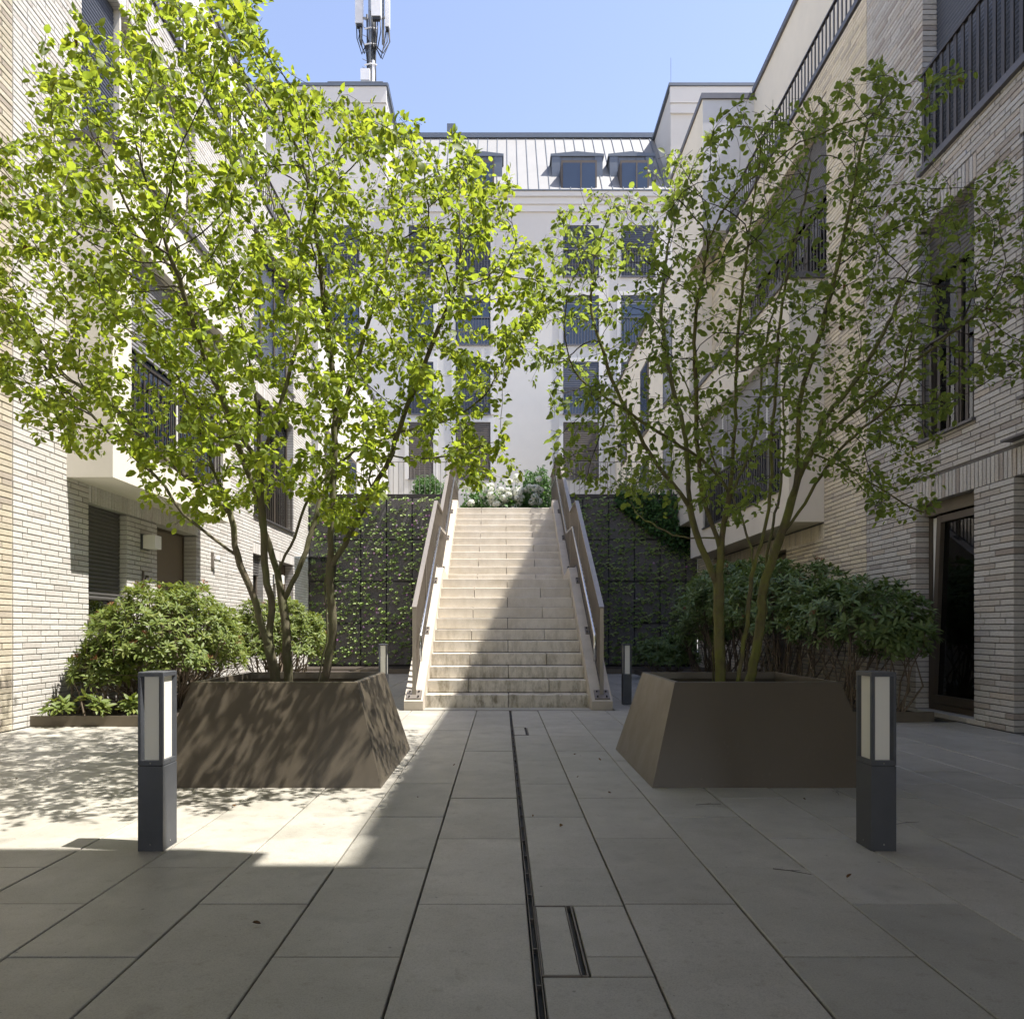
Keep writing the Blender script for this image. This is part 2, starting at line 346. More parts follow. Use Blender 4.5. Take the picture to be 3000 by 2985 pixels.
def in_poly(px, py, poly):
    inside = np.zeros(len(px), bool); n = len(poly); j = n-1
    for i in range(n):
        xi, yi = poly[i]; xj, yj = poly[j]
        c = ((yi > py) != (yj > py)) & (px < (xj-xi)*(py-yi)/((yj-yi) or 1e-9)+xi); inside ^= c; j = i
    return inside

# ================================================================== GROUND AND PAVING
struct(MB().box(-60, 60, -60, 120, -.5, -.03).build('ground', 'ground'))
pav = struct(MB().box(-4.98, 5.08, -9, 18.3, -.029, -.022).build('paving', 'joint'))
PH = [2.643, 2.215]; PL = .828
lanes = [(.117, .449, 1), (.449, .868, 0), (.868, 1.288, 1)]
x = 1.288; k = 0
while x < 4.95: lanes.append((x, min(x+.41, 4.99), k % 2)); x += .41; k += 1
lanes += [(-.311, .094, 0), (-.712, -.311, 1)]
x = -.712; k = 0
while x > -4.85: lanes.append((max(x-.41, -4.90), x, k % 2)); x -= .41; k += 1
cover_zones = [(2.09, 2.62), (6.86, 7.39)]
def in_beds(x0, x1, y0, y1):
    c, d = (x0+x1)/2, (y0+y1)/2
    return (d > 7.46 and c < -3.25 and y0 > 7.3) or (d > 7.85 and c > 3.05 and y0 > 7.7) or d > 16.3 or (y1 > 9.2 and -1.2 < c < 1.35)
pieces = []
def cut_rect(rc, hole):
    x0, x1, y0, y1 = rc; a, b, c, d = hole
    if b <= x0 or a >= x1 or d <= y0 or c >= y1: return [rc]
    out = []
    if c > y0: out.append((x0, x1, y0, c))
    if d < y1: out.append((x0, x1, d, y1))
    yy0, yy1 = max(y0, c), min(y1, d)
    if a > x0: out.append((x0, a, yy0, yy1))
    if b < x1: out.append((b, x1, yy0, yy1))
    return [q for q in out if q[1]-q[0] > .02 and q[3]-q[2] > .02]
holes = [(.0955, .258, a, b) for a, b in cover_zones]+[(-5.1, -3.22, 7.46, 16.4), (3.02, 5.2, 7.82, 16.4), (-1.25, 1.42, 8.93, 17)]
for x0, x1, ph in lanes:
    y = PH[ph]-PL*14
    while y < 16.3:
        rcs = [(x0, x1, y, min(y+PL, 16.3))]
        for h in holes: rcs = [q for rc in rcs for q in cut_rect(rc, h)]
        pieces += rcs; y += PL
pieces = [p for p in pieces if p[1]-p[0] > .03 and p[3]-p[2] > .03]
def slab_score(p):
    cy = max((p[2]+p[3])/2, .3); px, py = proj(((p[0]+p[1])/2, cy, 0))
    if p[3] < 1.6 or px < -150 or px > 3150: return 0
    return 1/cy
pieces.sort(key=slab_score, reverse=True)
shared = {}; rest = MB()
for i, (x0, x1, y0, y1) in enumerate(pieces):
    gx = .0035 if abs(x1-x0) > .1 else .002; tz = rng.uniform(-.002, .002)
    if i < 300:
        key = (round(x1-x0, 3), round(y1-y0, 3))
        if key not in shared: shared[key] = MB().cbox(gx, x1-x0-gx, .0018, y1-y0-.0018, -.03, 0, .003).mesh('paving_slab')
        link('paving_slab', shared[key], 'slab', pav, loc=(x0, y0, tz))
    else: rest.cbox(x0+gx, x1-gx, y0+.0018, y1-.0018, -.03, tz, .003, rng.random())
rest.build('paving_slab_field', 'slab', pav, kind='stuff')
# slot drain with two access covers
dr = thing('slot_drain', (.12, 2, 0), 'narrow dark slot drain running straight to the stairs between the slabs', 'drain')
for nm, a, b in (('rim', .096, .0985), ('rim', .1135, .116)): MB().box(a, b, -3, 7.42, -.028, .001).build(nm, 'plate', dr)
MB().box(.0985, .1135, -3, 7.42, -.028, -.021).build('slot_floor', 'frame_black', dr)
bm = MB().box(.0986, .1134, -.003, .003, -.018, -.004).mesh('slot_bridge')
for i in range(30): link('slot_bridge', bm, 'plate', dr, loc=(0, .4+i*.235, 0))
for i, (a, b) in enumerate(cover_zones):
    t = thing('drain_cover', (.2, (a+b)/2, 0), ['paved drain cover in a metal frame, wide in the foreground paving', 'small paved drain cover in a metal frame before the stairs'][i], 'drain cover')
    for q in ((.118, .122, a, b), (.231, .235, a, b), (.249, .255, a, b), (.122, .249, a, a+.004), (.122, .249, b-.004, b)):
        MB().box(*q, -.028, .002).build('frame_bar', 'plate', t)
    MB().box(.235, .249, a+.006, b-.006, -.028, -.018).build('slot', 'frame_black', t)
    MB().cbox(.1235, .2295, a+.008, b-.008, -.028, .0005, .002).build('cover_stone', 'slab', t)

# ================================================================== BRICK WALLS
CH, BP = .0625, .30
def brick_mesh(L, H, D, sg):                                      # front faces +x*sg, origin at lower front corner
    b = .003; o = []
    for xx, ins in ((-D, 0), (-b, 0), (0, b)):
        for yy, zz in ((ins, ins), (L-ins, ins), (L-ins, H-ins), (ins, H-ins)): o.append((xx*sg, yy, zz))
    f = [(i, (i+1) % 4, 4+(i+1) % 4, 4+i) for i in range(4)]+[(4+i, 4+(i+1) % 4, 8+(i+1) % 4, 8+i) for i in range(4)]+[(8, 9, 10, 11)]
    return o, f
BM = {}
def brick_wall(bld, X, sg, sections, z1, openings, soldiers, ycore, mortar):
    """sections: (y0, y1, brick material); openings: (y0,y1,z0,z1); soldiers: (y0,y1,z0,z1)"""
    for (y0, y1, bmat) in sections:
        body = MB()
        ys = sorted({y0, y1}|{min(max(v, y0), y1) for o in openings for v in (o[0]-.006, o[1]+.006)})
        for a, b in zip(ys, ys[1:]):
            if b-a < .001: continue
            m_ = (a+b)/2; zs = [0.0]
            ops = sorted((o[2]-.006, o[3]+.006) for o in openings if o[0]-.006 < m_ < o[1]+.006); cur = -.05
            for c, d in ops:
                if c > cur+.001: body.box(*sorted((X-sg*.012, X-sg*.34)), a, b, cur, c)
                cur = max(cur, d)
            if cur < z1: body.box(*sorted((X-sg*.012, X-sg*.34)), a, b, cur, z1)
        wall = body.build('brick_wall', mortar, bld)
        cand = []
        for k in range(int(z1/CH)):
            z = k*CH+.005; zc = z+.026
            iv = [(max(y0, ycore)+.006, y1-.006)]
            for o in list(openings)+list(soldiers):
                if o[2]-.01 < zc < o[3]+.01:
                    nv = []
                    for a, b in iv:
                        if o[1] <= a or o[0] >= b: nv.append((a, b)); continue
                        if o[0] > a: nv.append((a, o[0]))
                        if o[1] < b: nv.append((o[1], b))
                    iv = nv
            off = (k % 2)*.15+rng.choice((0, 0, .075, -.075))
            for a, b in iv:
                p = math.floor((a-off)/BP)*BP+off; run = []
                while p < b:
                    q0, q1 = max(a, p), min(b, p+BP-.010)
                    if q1 > q0: run.append([q0, q1])
                    p += BP
                if len(run) > 1 and run[0][1]-run[0][0] < .07: run[1][0] = run[0][0]; run.pop(0)
                if len(run) > 1 and run[-1][1]-run[-1][0] < .07: run[-2][1] = run[-1][1]; run.pop()
                if run: run[0][0] = a; run[-1][1] = b
                cand += [(q0, z, q1-q0, .052) for q0, q1 in run if q1-q0 > .02]
        for (a, b, c, d) in soldiers:
            a2, b2 = max(a, y0), min(b, y1); p = a2
            while p < b2-.04: cand.append((p+.005, c+.004, .0525, d-c-.008)); p += CH
        def score(q):
            px, py = proj((X, q[0]+q[2]/2, q[1]));
            return (1/q[0] if -40 < px < 3040 and -40 < py < 3000 else 0)*(q[2] > .2 or q[3] > .1)
        cand.sort(key=score, reverse=True); field = MB()
        for i, (yy, zz, L, H) in enumerate(cand):
            D = .2; out = rng.gauss(0, .0013)
            if i < 300 and score((yy, zz, L, H)) > 0:
                L = round(L*200)/200
                key = (L, round(H, 3), sg, bmat)
                if key not in BM:
                    v, f = brick_mesh(L, H, D, sg); BM[key] = MB().add(v, f).mesh('brick')
                link('brick', BM[key], bmat, wall, loc=(X+sg*out, yy, zz))
            else:
                v, f = brick_mesh(L, H, D, sg)
                field.add([(X+sg*out+p[0], yy+p[1], zz+p[2]) for p in v], f, rng.random())
        field.build('brick_field', bmat, wall, kind='stuff')

def grille(par, X, y0, y1, z0, z1, pitch=.115, wx=.012, wy=.035, name='railing', rail=True, mt='railing'):
    rl = node(name, par, (X, y0, z0))
    bmesh_ = MB().box(-wx/2, wx/2, -wy/2, wy/2, 0, z1-z0).mesh('bar')
    n = max(1, int((y1-y0)/pitch)); st = (y1-y0)/n
    for i in range(n+1): link('bar', bmesh_, mt, rl, loc=(X, min(max(y0+i*st, y0+wy/2+.005), y1-wy/2-.005), z0))
    if rail:
        MB().box(X-.022, X+.022, y0, y1, z1+.001, z1+.03).build('top_rail', mt, rl)
    return rl
def slats(par, X, sg, y0, y1, z0, z1, mt, pitch=.05, single=False):  # roller shutter curtain facing +x*sg
    n = max(1, round((z1-z0)/pitch)); h = (z1-z0)/n
    prof = [(0, 0), (.008, h*.25), (.010, h*.55), (.006, h*.85), (0, h*.93), (-.004, h*.93), (-.004, 0)]
    if single:
        me = MB(); me.prism_y([(sg*a, b) for a, b in prof], y0, y1); me = me.mesh('slat')
        nd = node('shutter', par, (X, y0, z0))
        for i in range(n): link('slat', me, mt, nd, loc=(X, 0, z0+i*h))
        MB().box(*sorted((X-sg*.012, X-sg*.006)), y0, y1, z0, z1).build('backing', mt, nd)
    else:
        b = MB()
        for i in range(n): b.prism_y([(X+sg*a, z0+i*h+c) for a, c in prof], y0, y1)
        b.box(*sorted((X-sg*.012, X-sg*.006)), y0, y1, z0, z1)
        b.build('shutter', mt, par)
def window_x(bld, X, sg, y0, y1, z0, z1, rec=.16, panes=1, mt='frame_brown', glass='glass', curtain=False, shut=None, shutmat='shutter_dark', single=False, sill=True, name='window'):
    w_ = node(name, bld, (X, y0, z0)); Xi = X-sg*rec; fw = .055
    def fb(nm, a, b, c, d, dp=.06, off=0, m_=mt): MB().box(*sorted((Xi+sg*off, Xi+sg*(off-dp))), a, b, c, d).build(nm, m_, w_)
    fb('frame', y0, y0+fw, z0, z1); fb('frame', y1-fw, y1, z0, z1)
    fb('frame', y0+fw, y1-fw, z0, z0+.07); fb('frame', y0+fw, y1-fw, z1-fw, z1)
    for k in range(1, panes):
        yy = y0+(y1-y0)*k/panes; fb('mullion', yy-.035, yy+.035, z0+.07, z1-fw)
    fb('pane', y0+fw, y1-fw, z0+.07, z1-fw, .008, -.025, glass)
    if glass == 'glass': fb('room', y0, y1, z0, z1, .01, -.165, 'dark_room')
    if curtain:
        b = MB(); n = 60; pts = []
        for i in range(n+1):
            yy = y0+.06+(y1-y0-.12)*i/n; pts.append((Xi-sg*(.10+.018*math.sin(i*.9)+.01*math.sin(i*.37)), yy))
        for (xa, ya), (xb, yb) in zip(pts, pts[1:]): b.add([(xa, ya, z0+.08), (xb, yb, z0+.08), (xb, yb, z1-.06), (xa, ya, z1-.06)], [(0, 1, 2, 3)])
        b.build('curtain', 'curtain', w_)
    if shut: slats(bld, Xi+sg*.035, sg, y0+.02, y1-.02, shut, z1-.002, shutmat, single=single)
    if sill: MB().box(*sorted((X+sg*.045, Xi)), y0-.03, y1+.03, z0-.03, z0-.001).build('sill', 'cap_metal', w_)
    return w_

# ---- left building
XL = -4.91
LB = thing('apartment_building', (XL-2, 8, 0), 'sunlit white brick apartment house with brown doors, wall lamp and house number', 'building')
opL = [(8.52, 9.39, 1.12, 2.52), (10.21, 11.52, 0, 2.52), (14.15, 14.75, .9, 2.52), (15.8, 16.9, 0, 2.52), (14.2, 16.9, 3.3, 5.78), (8.38, 11.5, 6.7, 9.04), (14.2, 16.9, 6.5, 9.04)]
soL = [(8.52, 11.56, 2.52, 2.74), (14.15, 16.95, 2.52, 2.74), (8.38, 11.5, 9.04, 9.28), (14.2, 16.9, 5.78, 6.0)]
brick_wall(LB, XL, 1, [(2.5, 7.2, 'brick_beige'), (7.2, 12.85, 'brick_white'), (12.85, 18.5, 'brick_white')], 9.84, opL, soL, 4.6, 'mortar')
MB().box(-10, XL-.345, 2.5, 18.5, -.05, 9.6).build('core', 'dark_room', LB)
MB().box(XL-.40, XL+.03, 2.5, 18.5, 9.84, 9.93).build('parapet_cap', 'cap_metal', LB)
MB().box(-11, -5.6, 2.5, 17.0, 9.6, 12.9).build('penthouse', 'render_white', LB)
MB().box(-11, -5.55, 2.5, 17.05, 12.9, 13.03).build('roof_edge', 'cap_metal', LB)
grille(LB, XL-.05, 2.95, 18.45, 9.93, 10.55, .13, name='parapet_railing')
window_x(LB, XL, 1, 8.52, 9.39, 1.12, 2.52, .13, shut=1.375, shutmat='shutter_dark', single=True)
def door_x(bld, X, sg, y0, y1, z1, rec=.2):
    d = node('door', bld, (X, y0, 0)); Xi = X-sg*rec
    MB().box(*sorted((Xi, Xi-sg*.05)), y0, y1, -.02, z1).build('leaf_panel', 'door_brown', d)
    for a, b in ((y0, y0+.04), (y1-.04, y1)): MB().box(*sorted((Xi+sg*.015, Xi)), a, b, 0, z1-.04).build('jamb', 'frame_brown', d)
    MB().box(*sorted((Xi+sg*.015, Xi)), y0, y1, z1-.04, z1).build('head', 'frame_brown', d)
    MB().tube([(Xi+sg*.05, y0+.12, .7), (Xi+sg*.05, y0+.12, 1.5)], .012).build('handle', 'steel', d, smooth=True)
door_x(LB, XL, 1, 10.21, 11.52, 2.52, .21); door_x(LB, XL, 1, 15.8, 16.9, 2.52, .21)
window_x(LB, XL, 1, 14.15, 14.75, .9, 2.52, .13, shut=2.1, shutmat='shutter_dark')
window_x(LB, XL, 1, 14.2, 16.9, 3.3, 5.78, .15, panes=3); grille(LB, XL-.03, 14.22, 16.88, 3.33, 4.35, .12)
# upper recess on the roof of the bay
window_x(LB, XL, 1, 8.38, 9.3, 6.7, 9.04, .16, shut=6.72, shutmat='shutter_blue', single=True)
MB().box(XL-.30, XL-.16, 9.3, 11.5, 6.7, 9.04).build('recess_panel', 'render_cream', LB)
MB().box(XL-.16, XL-.05, 9.3, 9.34, 6.7, 9.04).build('recess_post', 'render_cream', LB)
window_x(LB, XL, 1, 14.2, 16.9, 6.5, 9.04, .16, panes=3, glass='glass_sky')
def bay(bld, X, Xo, y0, y1, z0, z1, oy0, oy1, oz0, oz1, sh, mull, mt):
    sg = 1 if Xo > X else -1; b = node('bay', bld, (X, y0, z0))
    lo, hi = sorted((X-sg*.004, Xo))
    B = lambda nm, *q, m_=mt: MB().box(*q).build(nm, m_, b)
    B('base_panel', lo, hi, y0, y1, z0, oz0); B('head_panel', lo, hi, y0, y1, oz1, z1)
    B('cheek_panel', lo, hi, y0, oy0, oz0, oz1); B('cheek_panel', lo, hi, oy1, y1, oz0, oz1)
    B('cap', *sorted((X, Xo+sg*.04)), y0-.05, y1+.03, z1, z1+.09, m_='cap_metal')
    Xi = Xo-sg*.14
    B('glazing', *sorted((Xi, Xi-sg*.02)), oy0, oy1, oz0, oz1, m_='glass_sky')
    for yy in mull: B('mullion', *sorted((Xi+sg*.05, Xi)), yy-.03, yy+.03, oz0, oz1, m_='frame_white')
    cuts = [oy0]+list(mull)+[oy1]
    for a, c in zip(cuts, cuts[1:]): slats(b, Xi+sg*.035, sg, a+.032, c-.032, sh, oz1, 'shutter_grey')
    B('sill', *sorted((Xi+sg*.052, Xo+sg*.03)), oy0, oy1, oz0, oz0+.025, m_='cap_metal')
    B('surround', *sorted((Xo+.0001*sg, Xo+sg*.05)), oy0-.02, oy1+.02, oz1+.001, oz1+.14)
    return b
by = bay(LB, XL, -4.39, 8.09, 11.6, 2.73, 6.52, 8.5, 11.3, 3.21, 5.6, 4.42, (9.9,), 'render_cream')
grille(LB, -4.43, 8.52, 11.28, 3.237, 4.25, .115, name='bay_railing')
bl = node('wall_lamp', LB, (XL, 9.75, 2.2))
MB().box(XL, XL+.03, 9.74, 9.94, 2.10, 2.31).build('back_plate', 'anthracite', bl)
MB().cbox(XL+.031, XL+.195, 9.75, 9.93, 2.115, 2.298, .006).build('diffuser', 'frost', bl)
bl2 = node('wall_lamp', LB, (XL, 15.4, 2.1))
MB().box(XL, XL+.03, 15.36, 15.56, 1.98, 2.19).build('back_plate', 'anthracite', bl2)
MB().cbox(XL+.031, XL+.195, 15.37, 15.55, 1.995, 2.178, .006).build('diffuser', 'frost', bl2)
cu = bpy.data.curves.new('house_number', 'FONT'); cu.body = '1c'; cu.size = .215; cu.extrude = .008; cu.offset = .004
to = bpy.data.objects.new('tmp', cu); col.objects.link(to); bpy.context.view_layer.update()
me = bpy.data.meshes.new_from_object(to.evaluated_get(bpy.context.evaluated_depsgraph_get())); bpy.data.objects.remove(to)
link('house_number', me, 'frame_brown', LB, loc=(XL+.022, 9.72, 1.655), rot=(R(90), 0, R(90)))
f_ = node('wall_fitting', LB, (XL, 12.2, 2.2))
MB().box(XL, XL+.03, 12.1, 12.17, 2.05, 2.32).build('fitting_plate', 'plate', f_)
MB().tube([(XL+.03, 12.2, 2.2), (XL+.10, 12.2, 2.21)], [.035, .05], 10).build('fitting_bell', 'antenna_white', f_, smooth=True)
cn = MB().box(XL, -4.15, 16.95, 18.2, 2.72, 2.735).build('glass_canopy', 'glass', LB)
MB().tube([(-4.84, 18.38, 0), (-4.84, 18.38, 4.3)], .045, 10).build('downpipe', 'railing_light', LB, smooth=True)

# ---- right building
XR = 5.0
RB = thing('apartment_building', (XR+2, 8, 0), 'shaded grey and yellow brick apartment house behind the tall dark rhododendron hedge', 'building')
opR = [(7.59, 8.66, .06, 2.5), (5.6, 7.0, 0, 2.5), (7.59, 8.61, 3.25, 5.78), (5.9, 6.88, 3.25, 5.78), (5.5, 8.52, 6.48, 9.04), (12.6, 13.6, 0, 2.5), (14.8, 16.1, .9, 2.5), (11.04, 14.5, 6.55, 9.04)]
soR = [(5.4, 8.7, 2.5, 2.78), (7.55, 8.65, 5.78, 6.05), (5.86, 6.92, 5.78, 6.05), (11.12, 16.95, 2.42, 2.66), (11.04, 14.5, 9.04, 9.28)]
opR2 = [o for o in opR]
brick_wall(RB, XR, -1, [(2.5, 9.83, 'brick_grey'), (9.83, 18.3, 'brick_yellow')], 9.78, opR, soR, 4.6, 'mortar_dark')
MB().box(XR+.345, 11, 2.5, 18.3, -.05, 9.6).build('core', 'dark_room', RB)
MB().box(XR-.03, XR+.40, 2.5, 15.9, 9.78, 9.86).build('parapet_cap', 'cap_metal', RB)
MB().box(5.6, 12, 2.5, 15.9, 9.6, 12.88).build('penthouse', 'render_warm', RB)
MB().box(5.55, 12, 2.5, 15.9, 12.88, 13.0).build('roof_edge', 'cap_metal', RB)
grille(RB, XR+.05, 2.95, 15.85, 9.86, 10.5, .13, name='parapet_railing')
MB().box(4.46, 12, 15.9, 18.75, 9.86, 12.76).build('corner_block', 'render_shaded', RB)
MB().box(4.455, 4.46, 15.9, 18.75, 9.5, 12.76).build('corner_side', 'render_warm', RB)
MB().box(4.42, 12, 15.86, 18.8, 12.76, 12.88).build('corner_roof_edge', 'cap_metal', RB)
MB().box(4.46, XR, 17.05, 18.75, 3.6, 9.86).build('side_wall', 'render_warm', RB)
# ground floor tilted French window
w0 = window_x(RB, XR, -1, 7.59, 8.66, .06, 2.5, .16, sill=False, glass='glass', curtain=False)
MB().box(XR+.10, XR+.155, 7.62, 8.63, 2.36, 2.5).build('shutter_box', 'kerb', w0)
sash = node('tilted_sash', RB, (XR+.15, 8.1, .13))
def sash_bar(nm, a, b, c, d, m_, th=.05, off=0):                   # tilts inward at the top: x grows with z
    f = lambda z: XR+.135+off+.07*(z-.13)/2.3*0.0
    MB().box(f(c), f(c)+th, a, b, c, d).build(nm, m_, sash)
def slant(nm, ya0, ya1, yb0, yb1, m_):
    pass
tb = MB()
for (a, b, nm, mm) in ((8.42, 8.50, 'sash_stile', 'frame_brown'),):
    MB().add([(XR+.13, a+.10, .14), (XR+.13, b+.10, .14), (XR+.13, b-.05, 2.34), (XR+.13, a-.05, 2.34), (XR+.18, a+.10, .14), (XR+.18, b+.10, .14), (XR+.18, b-.05, 2.34), (XR+.18, a-.05, 2.34)],
             [(0, 1, 2, 3), (7, 6, 5, 4), (0, 4, 5, 1), (1, 5, 6, 2), (2, 6, 7, 3), (3, 7, 4, 0)]).build(nm, mm, sash)
MB().box(XR+.132, XR+.178, 7.66, 8.44, 2.26, 2.34).build('sash_rail', 'frame_brown', sash)
MB().box(XR+.132, XR+.178, 7.66, 8.52, .14, .24).build('sash_rail', 'frame_brown', sash)
MB().add([(XR+.182, 8.62, .14), (XR+.182, 8.53, .14), (XR+.182, 8.38, 2.34), (XR+.182, 8.62, 2.34)], [(0, 1, 2, 3)]).build('inner_reveal', 'curtain', sash)
window_x(RB, XR, -1, 5.6, 7.0, .02, 2.5, .18, panes=2, sill=False, glass='glass')
MB().box(XR-.12, XR, 5.5, 7.02, 2.84, 2.86).build('canopy_plate', 'cap_metal', RB)
window_x(RB, XR, -1, 7.59, 8.61, 3.25, 5.78, .17, panes=2, curtain=True, shut=5.15, shutmat='shutter_dark')
grille(RB, XR+.045, 7.60, 8.60, 3.26, 4.35, .145, wx=.014, wy=.05)
window_x(RB, XR, -1, 5.9, 6.88, 3.25, 5.78, .17, curtain=True); grille(RB, XR+.045, 5.91, 6.87, 3.26, 4.35, .145, wx=.014, wy=.05)
window_x(RB, XR, -1, 5.5, 8.52, 6.48, 9.04, .2, panes=3, shut=6.62, shutmat='shutter_blue', sill=False)
MB().box(XR-.05, XR+.20, 5.45, 8.56, 6.40, 6.478).build('balcony_sill', 'cap_metal', RB)
grille(RB, XR-.01, 5.5, 8.51, 6.479, 7.55, .125, wx=.014, wy=.05, name='balcony_railing')
door_x(RB, XR, -1, 12.6, 13.6, 2.42, .2); window_x(RB, XR, -1, 14.8, 16.1, .9, 2.42, .15)
window_x(RB, XR, -1, 11.04, 14.5, 6.6, 9.04, .18, panes=3, shut=7.9, shutmat='shutter_dark'); grille(RB, XR+.03, 11.06, 14.48, 6.63, 7.6, .12)
bay(RB, XR, 4.459, 11.12, 16.93, 2.68, 6.45, 11.46, 15.9, 3.22, 5.55, 4.15, (12.3, 14.77), 'render_warm')
grille(RB, 4.50, 11.48, 15.88, 3.247, 4.22, .115, name='bay_railing')

# ---- unseen building behind the viewpoint, shaped to cast the foreground shade
M['passage'] = mat_simple('passage', (.50, .46, .40), .9, nscale=2, namt=.1)
PB = thing('unseen_passage_building', (0, -3, 4.6), 'unseen building over the passage, shaped to shade the foreground paving', 'building')
MB().box(-10, 11, -9, 2.50, 4.6, 7.6).build('storey_block', 'render_cream', PB)
MB().box(-4.9, 1.16, 2.50, 2.89, 4.6, 5.4).build('shade_beam', 'render_cream', PB)  # unseen beam added for the stepped shadow edge on the paving
MB().box(-10, -4.95, -9, 2.49, -.05, 4.6).build('passage_wall', 'passage', PB)
MB().box(5.05, 11, -9, 2.49, -.05, 4.6).build('passage_wall', 'passage', PB)
MB().box(5.6, 11, -5, 2.49, 7.601, 13.0).build('sun_block', 'render_cream', PB)  # unseen mass added to stop sun slipping in above the block

# ================================================================== STAIRS
SX, SW, RH, TD = .07, 2.11, .169, .271
D1, D12, ZL = 9.26, 13.24, 11*.169
ST = thing('stone_staircase', (SX, D1, 0), 'wide pale stone staircase of two flights climbing between metal railings', 'staircase')
xl, xr = SX-SW/2, SX+SW/2
for k in range(22):
    y = D1+k*TD if k < 11 else D12+(k-11)*TD
    z0, z1 = k*RH-(.03 if k == 0 else 0), (k+1)*RH
    back = y+TD+.03 if k not in (10, 21) else (D12+.03 if k == 10 else 16.35)
    cuts = [xl, SX+.02, xr] if k % 2 == 0 else [xl, xl+SW*.255, xl+SW*.765, xr]
    for a, b in zip(cuts, cuts[1:]):
        MB().cbox(a+(.0045 if a > xl else .001), b-(.0045 if b < xr else .001), y, back, z0+.012, z1, .006).build('step_block', 'stair', ST)
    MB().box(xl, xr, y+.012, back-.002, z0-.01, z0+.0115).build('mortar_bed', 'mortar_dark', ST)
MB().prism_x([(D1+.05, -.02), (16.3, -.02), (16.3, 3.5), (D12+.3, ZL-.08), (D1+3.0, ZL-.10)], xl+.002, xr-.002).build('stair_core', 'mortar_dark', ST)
SLP = RH/TD
def cheek(x0, x1):
    def up(y0, y1, zb): return zb+.115+SLP*(y1-y0)
    poly = [(8.95, -.02), (8.95, .115), (12.06, .115+SLP*(12.06-8.95)), (12.30, .115+SLP*(12.06-8.95)), (12.93, ZL+.115), (16.02, ZL+.115+SLP*(16.02-12.93)), (16.3, ZL+.115+SLP*(16.02-12.93)), (16.3, -.02)]
    MB().prism_x(poly, x0, x1).build('cheek_wall', 'cheek', ST)
cheek(-1.222, xl-.001); cheek(xr+.001, 1.385)
MB().box(-1.222, 1.385, 16.3, 18.28, -.02, 3.70).build('landing_block', 'cheek', ST)
th_ = MB()
for a, b in ((xl, -.35), (-.35, .35), (.35, xr)): MB().cbox(a+.002, b-.002, 8.99, 9.255, -.03, .004, .003).build('threshold_slab', 'slab', ST)
MB().box(-1.3, 1.46, 8.93, 8.947, -.028, .003).build('drain_grate', 'plate', ST)

def stair_rail(X, sgn, label):
    t = thing('stair_railing', (X, 9.05, .18), label, 'railing')
    top = [(9.05, 1.29), (12.06, 3.17), (13.03, 3.15), (15.82, 4.89), (18.28, 4.89)]
    def ztop(y):
        for (a, b), (c, d) in zip(top, top[1:]):
            if a <= y <= c: return b+(d-b)*(y-a)/(c-a)
        return top[-1][1]
    ch = [(8.95, .115), (12.06, 2.05), (12.30, 2.05), (12.93, ZL+.115), (16.02, 3.90), (18.3, 3.90)]
    def zch(y):
        for (a, b), (c, d) in zip(ch, ch[1:]):
            if a <= y <= c: return b+(d-b)*(y-a)/(c-a)
        return ch[-1][1]
    for (a, b), (c, d) in zip(top, top[1:]):
        MB().bar((X, a+.002, b), (X, c-.002, d), .062, .014).build('top_rail', 'railing_light', t)
        o = .10
        if a < 16: MB().bar((X, a+.02, zch(a+.02)+.06), (X, c-.02, zch(c-.02)+.06), .03, .012).build('bottom_rail', 'railing', t)
    y = 9.17
    while y < 18.2:
        MB().box(X-.006, X+.006, y-.018, y+.018, zch(y)+.055, ztop(y)-.006).build('baluster', 'railing_mid', t); y += .108
    for yy in (9.05, 10.35, 11.65, 13.15, 14.3, 15.45):
        big = yy == 9.05
        MB().box(X-(.024 if big else .016), X+(.024 if big else .016), yy-.007, yy+.007, zch(yy)+.004, ztop(yy)-.008).build('post', 'railing_light', t)
        s = SLP; w2 = .095 if big else .06
        pl = MB().add([(X-w2, yy-.075, zch(yy)-.075*s+.003), (X+w2, yy-.075, zch(yy)-.075*s+.003), (X+w2, yy+.075, zch(yy)+.075*s+.003), (X-w2, yy+.075, zch(yy)+.075*s+.003),
                       (X-w2, yy-.075, zch(yy)-.075*s+.018), (X+w2, yy-.075, zch(yy)-.075*s+.018), (X+w2, yy+.075, zch(yy)+.075*s+.018), (X-w2, yy+.075, zch(yy)+.075*s+.018)],
                      [(0,3,2,1),(4,5,6,7),(0,1,5,4),(1,2,6,5),(2,3,7,6),(3,0,4,7)]).build('base_plate', 'plate', t)
        for dx in (-w2*.6, w2*.6):
            for dy in (-.045, .045):
                MB().tube([(X+dx, yy+dy, zch(yy)+dy*s+.01), (X+dx, yy+dy-.012, zch(yy)+dy*s+.035)], .011, 6).build('bolt', 'bolt', pl)
    xh = X+sgn*.055
    hp = [(9.28, .60), (9.28, .92), (9.31, .95), (12.2, 2.752), (13.32, 2.80), (15.9, 4.41), (17.5, 4.42)]
    MB().tube([(xh, a, b) for a, b in hp], .0205, 12).build('handrail', 'steel', t, smooth=True)
    for yy, zz in ((9.5, 1.07), (10.6, 1.755), (11.8, 2.50), (13.6, 2.975), (14.8, 3.72)):
        MB().tube([(X, yy, zz-.05), (xh, yy, zz-.05), (xh, yy, zz-.015)], .006, 6).build('bracket', 'steel', t, smooth=True)
stair_rail(-1.105, 1, 'sunlit flat-bar stair railing with steel handrail beside the flowering half of the green wall')
stair_rail(1.262, -1, 'shaded flat-bar stair railing with steel handrail on the ivy side of the stairs')

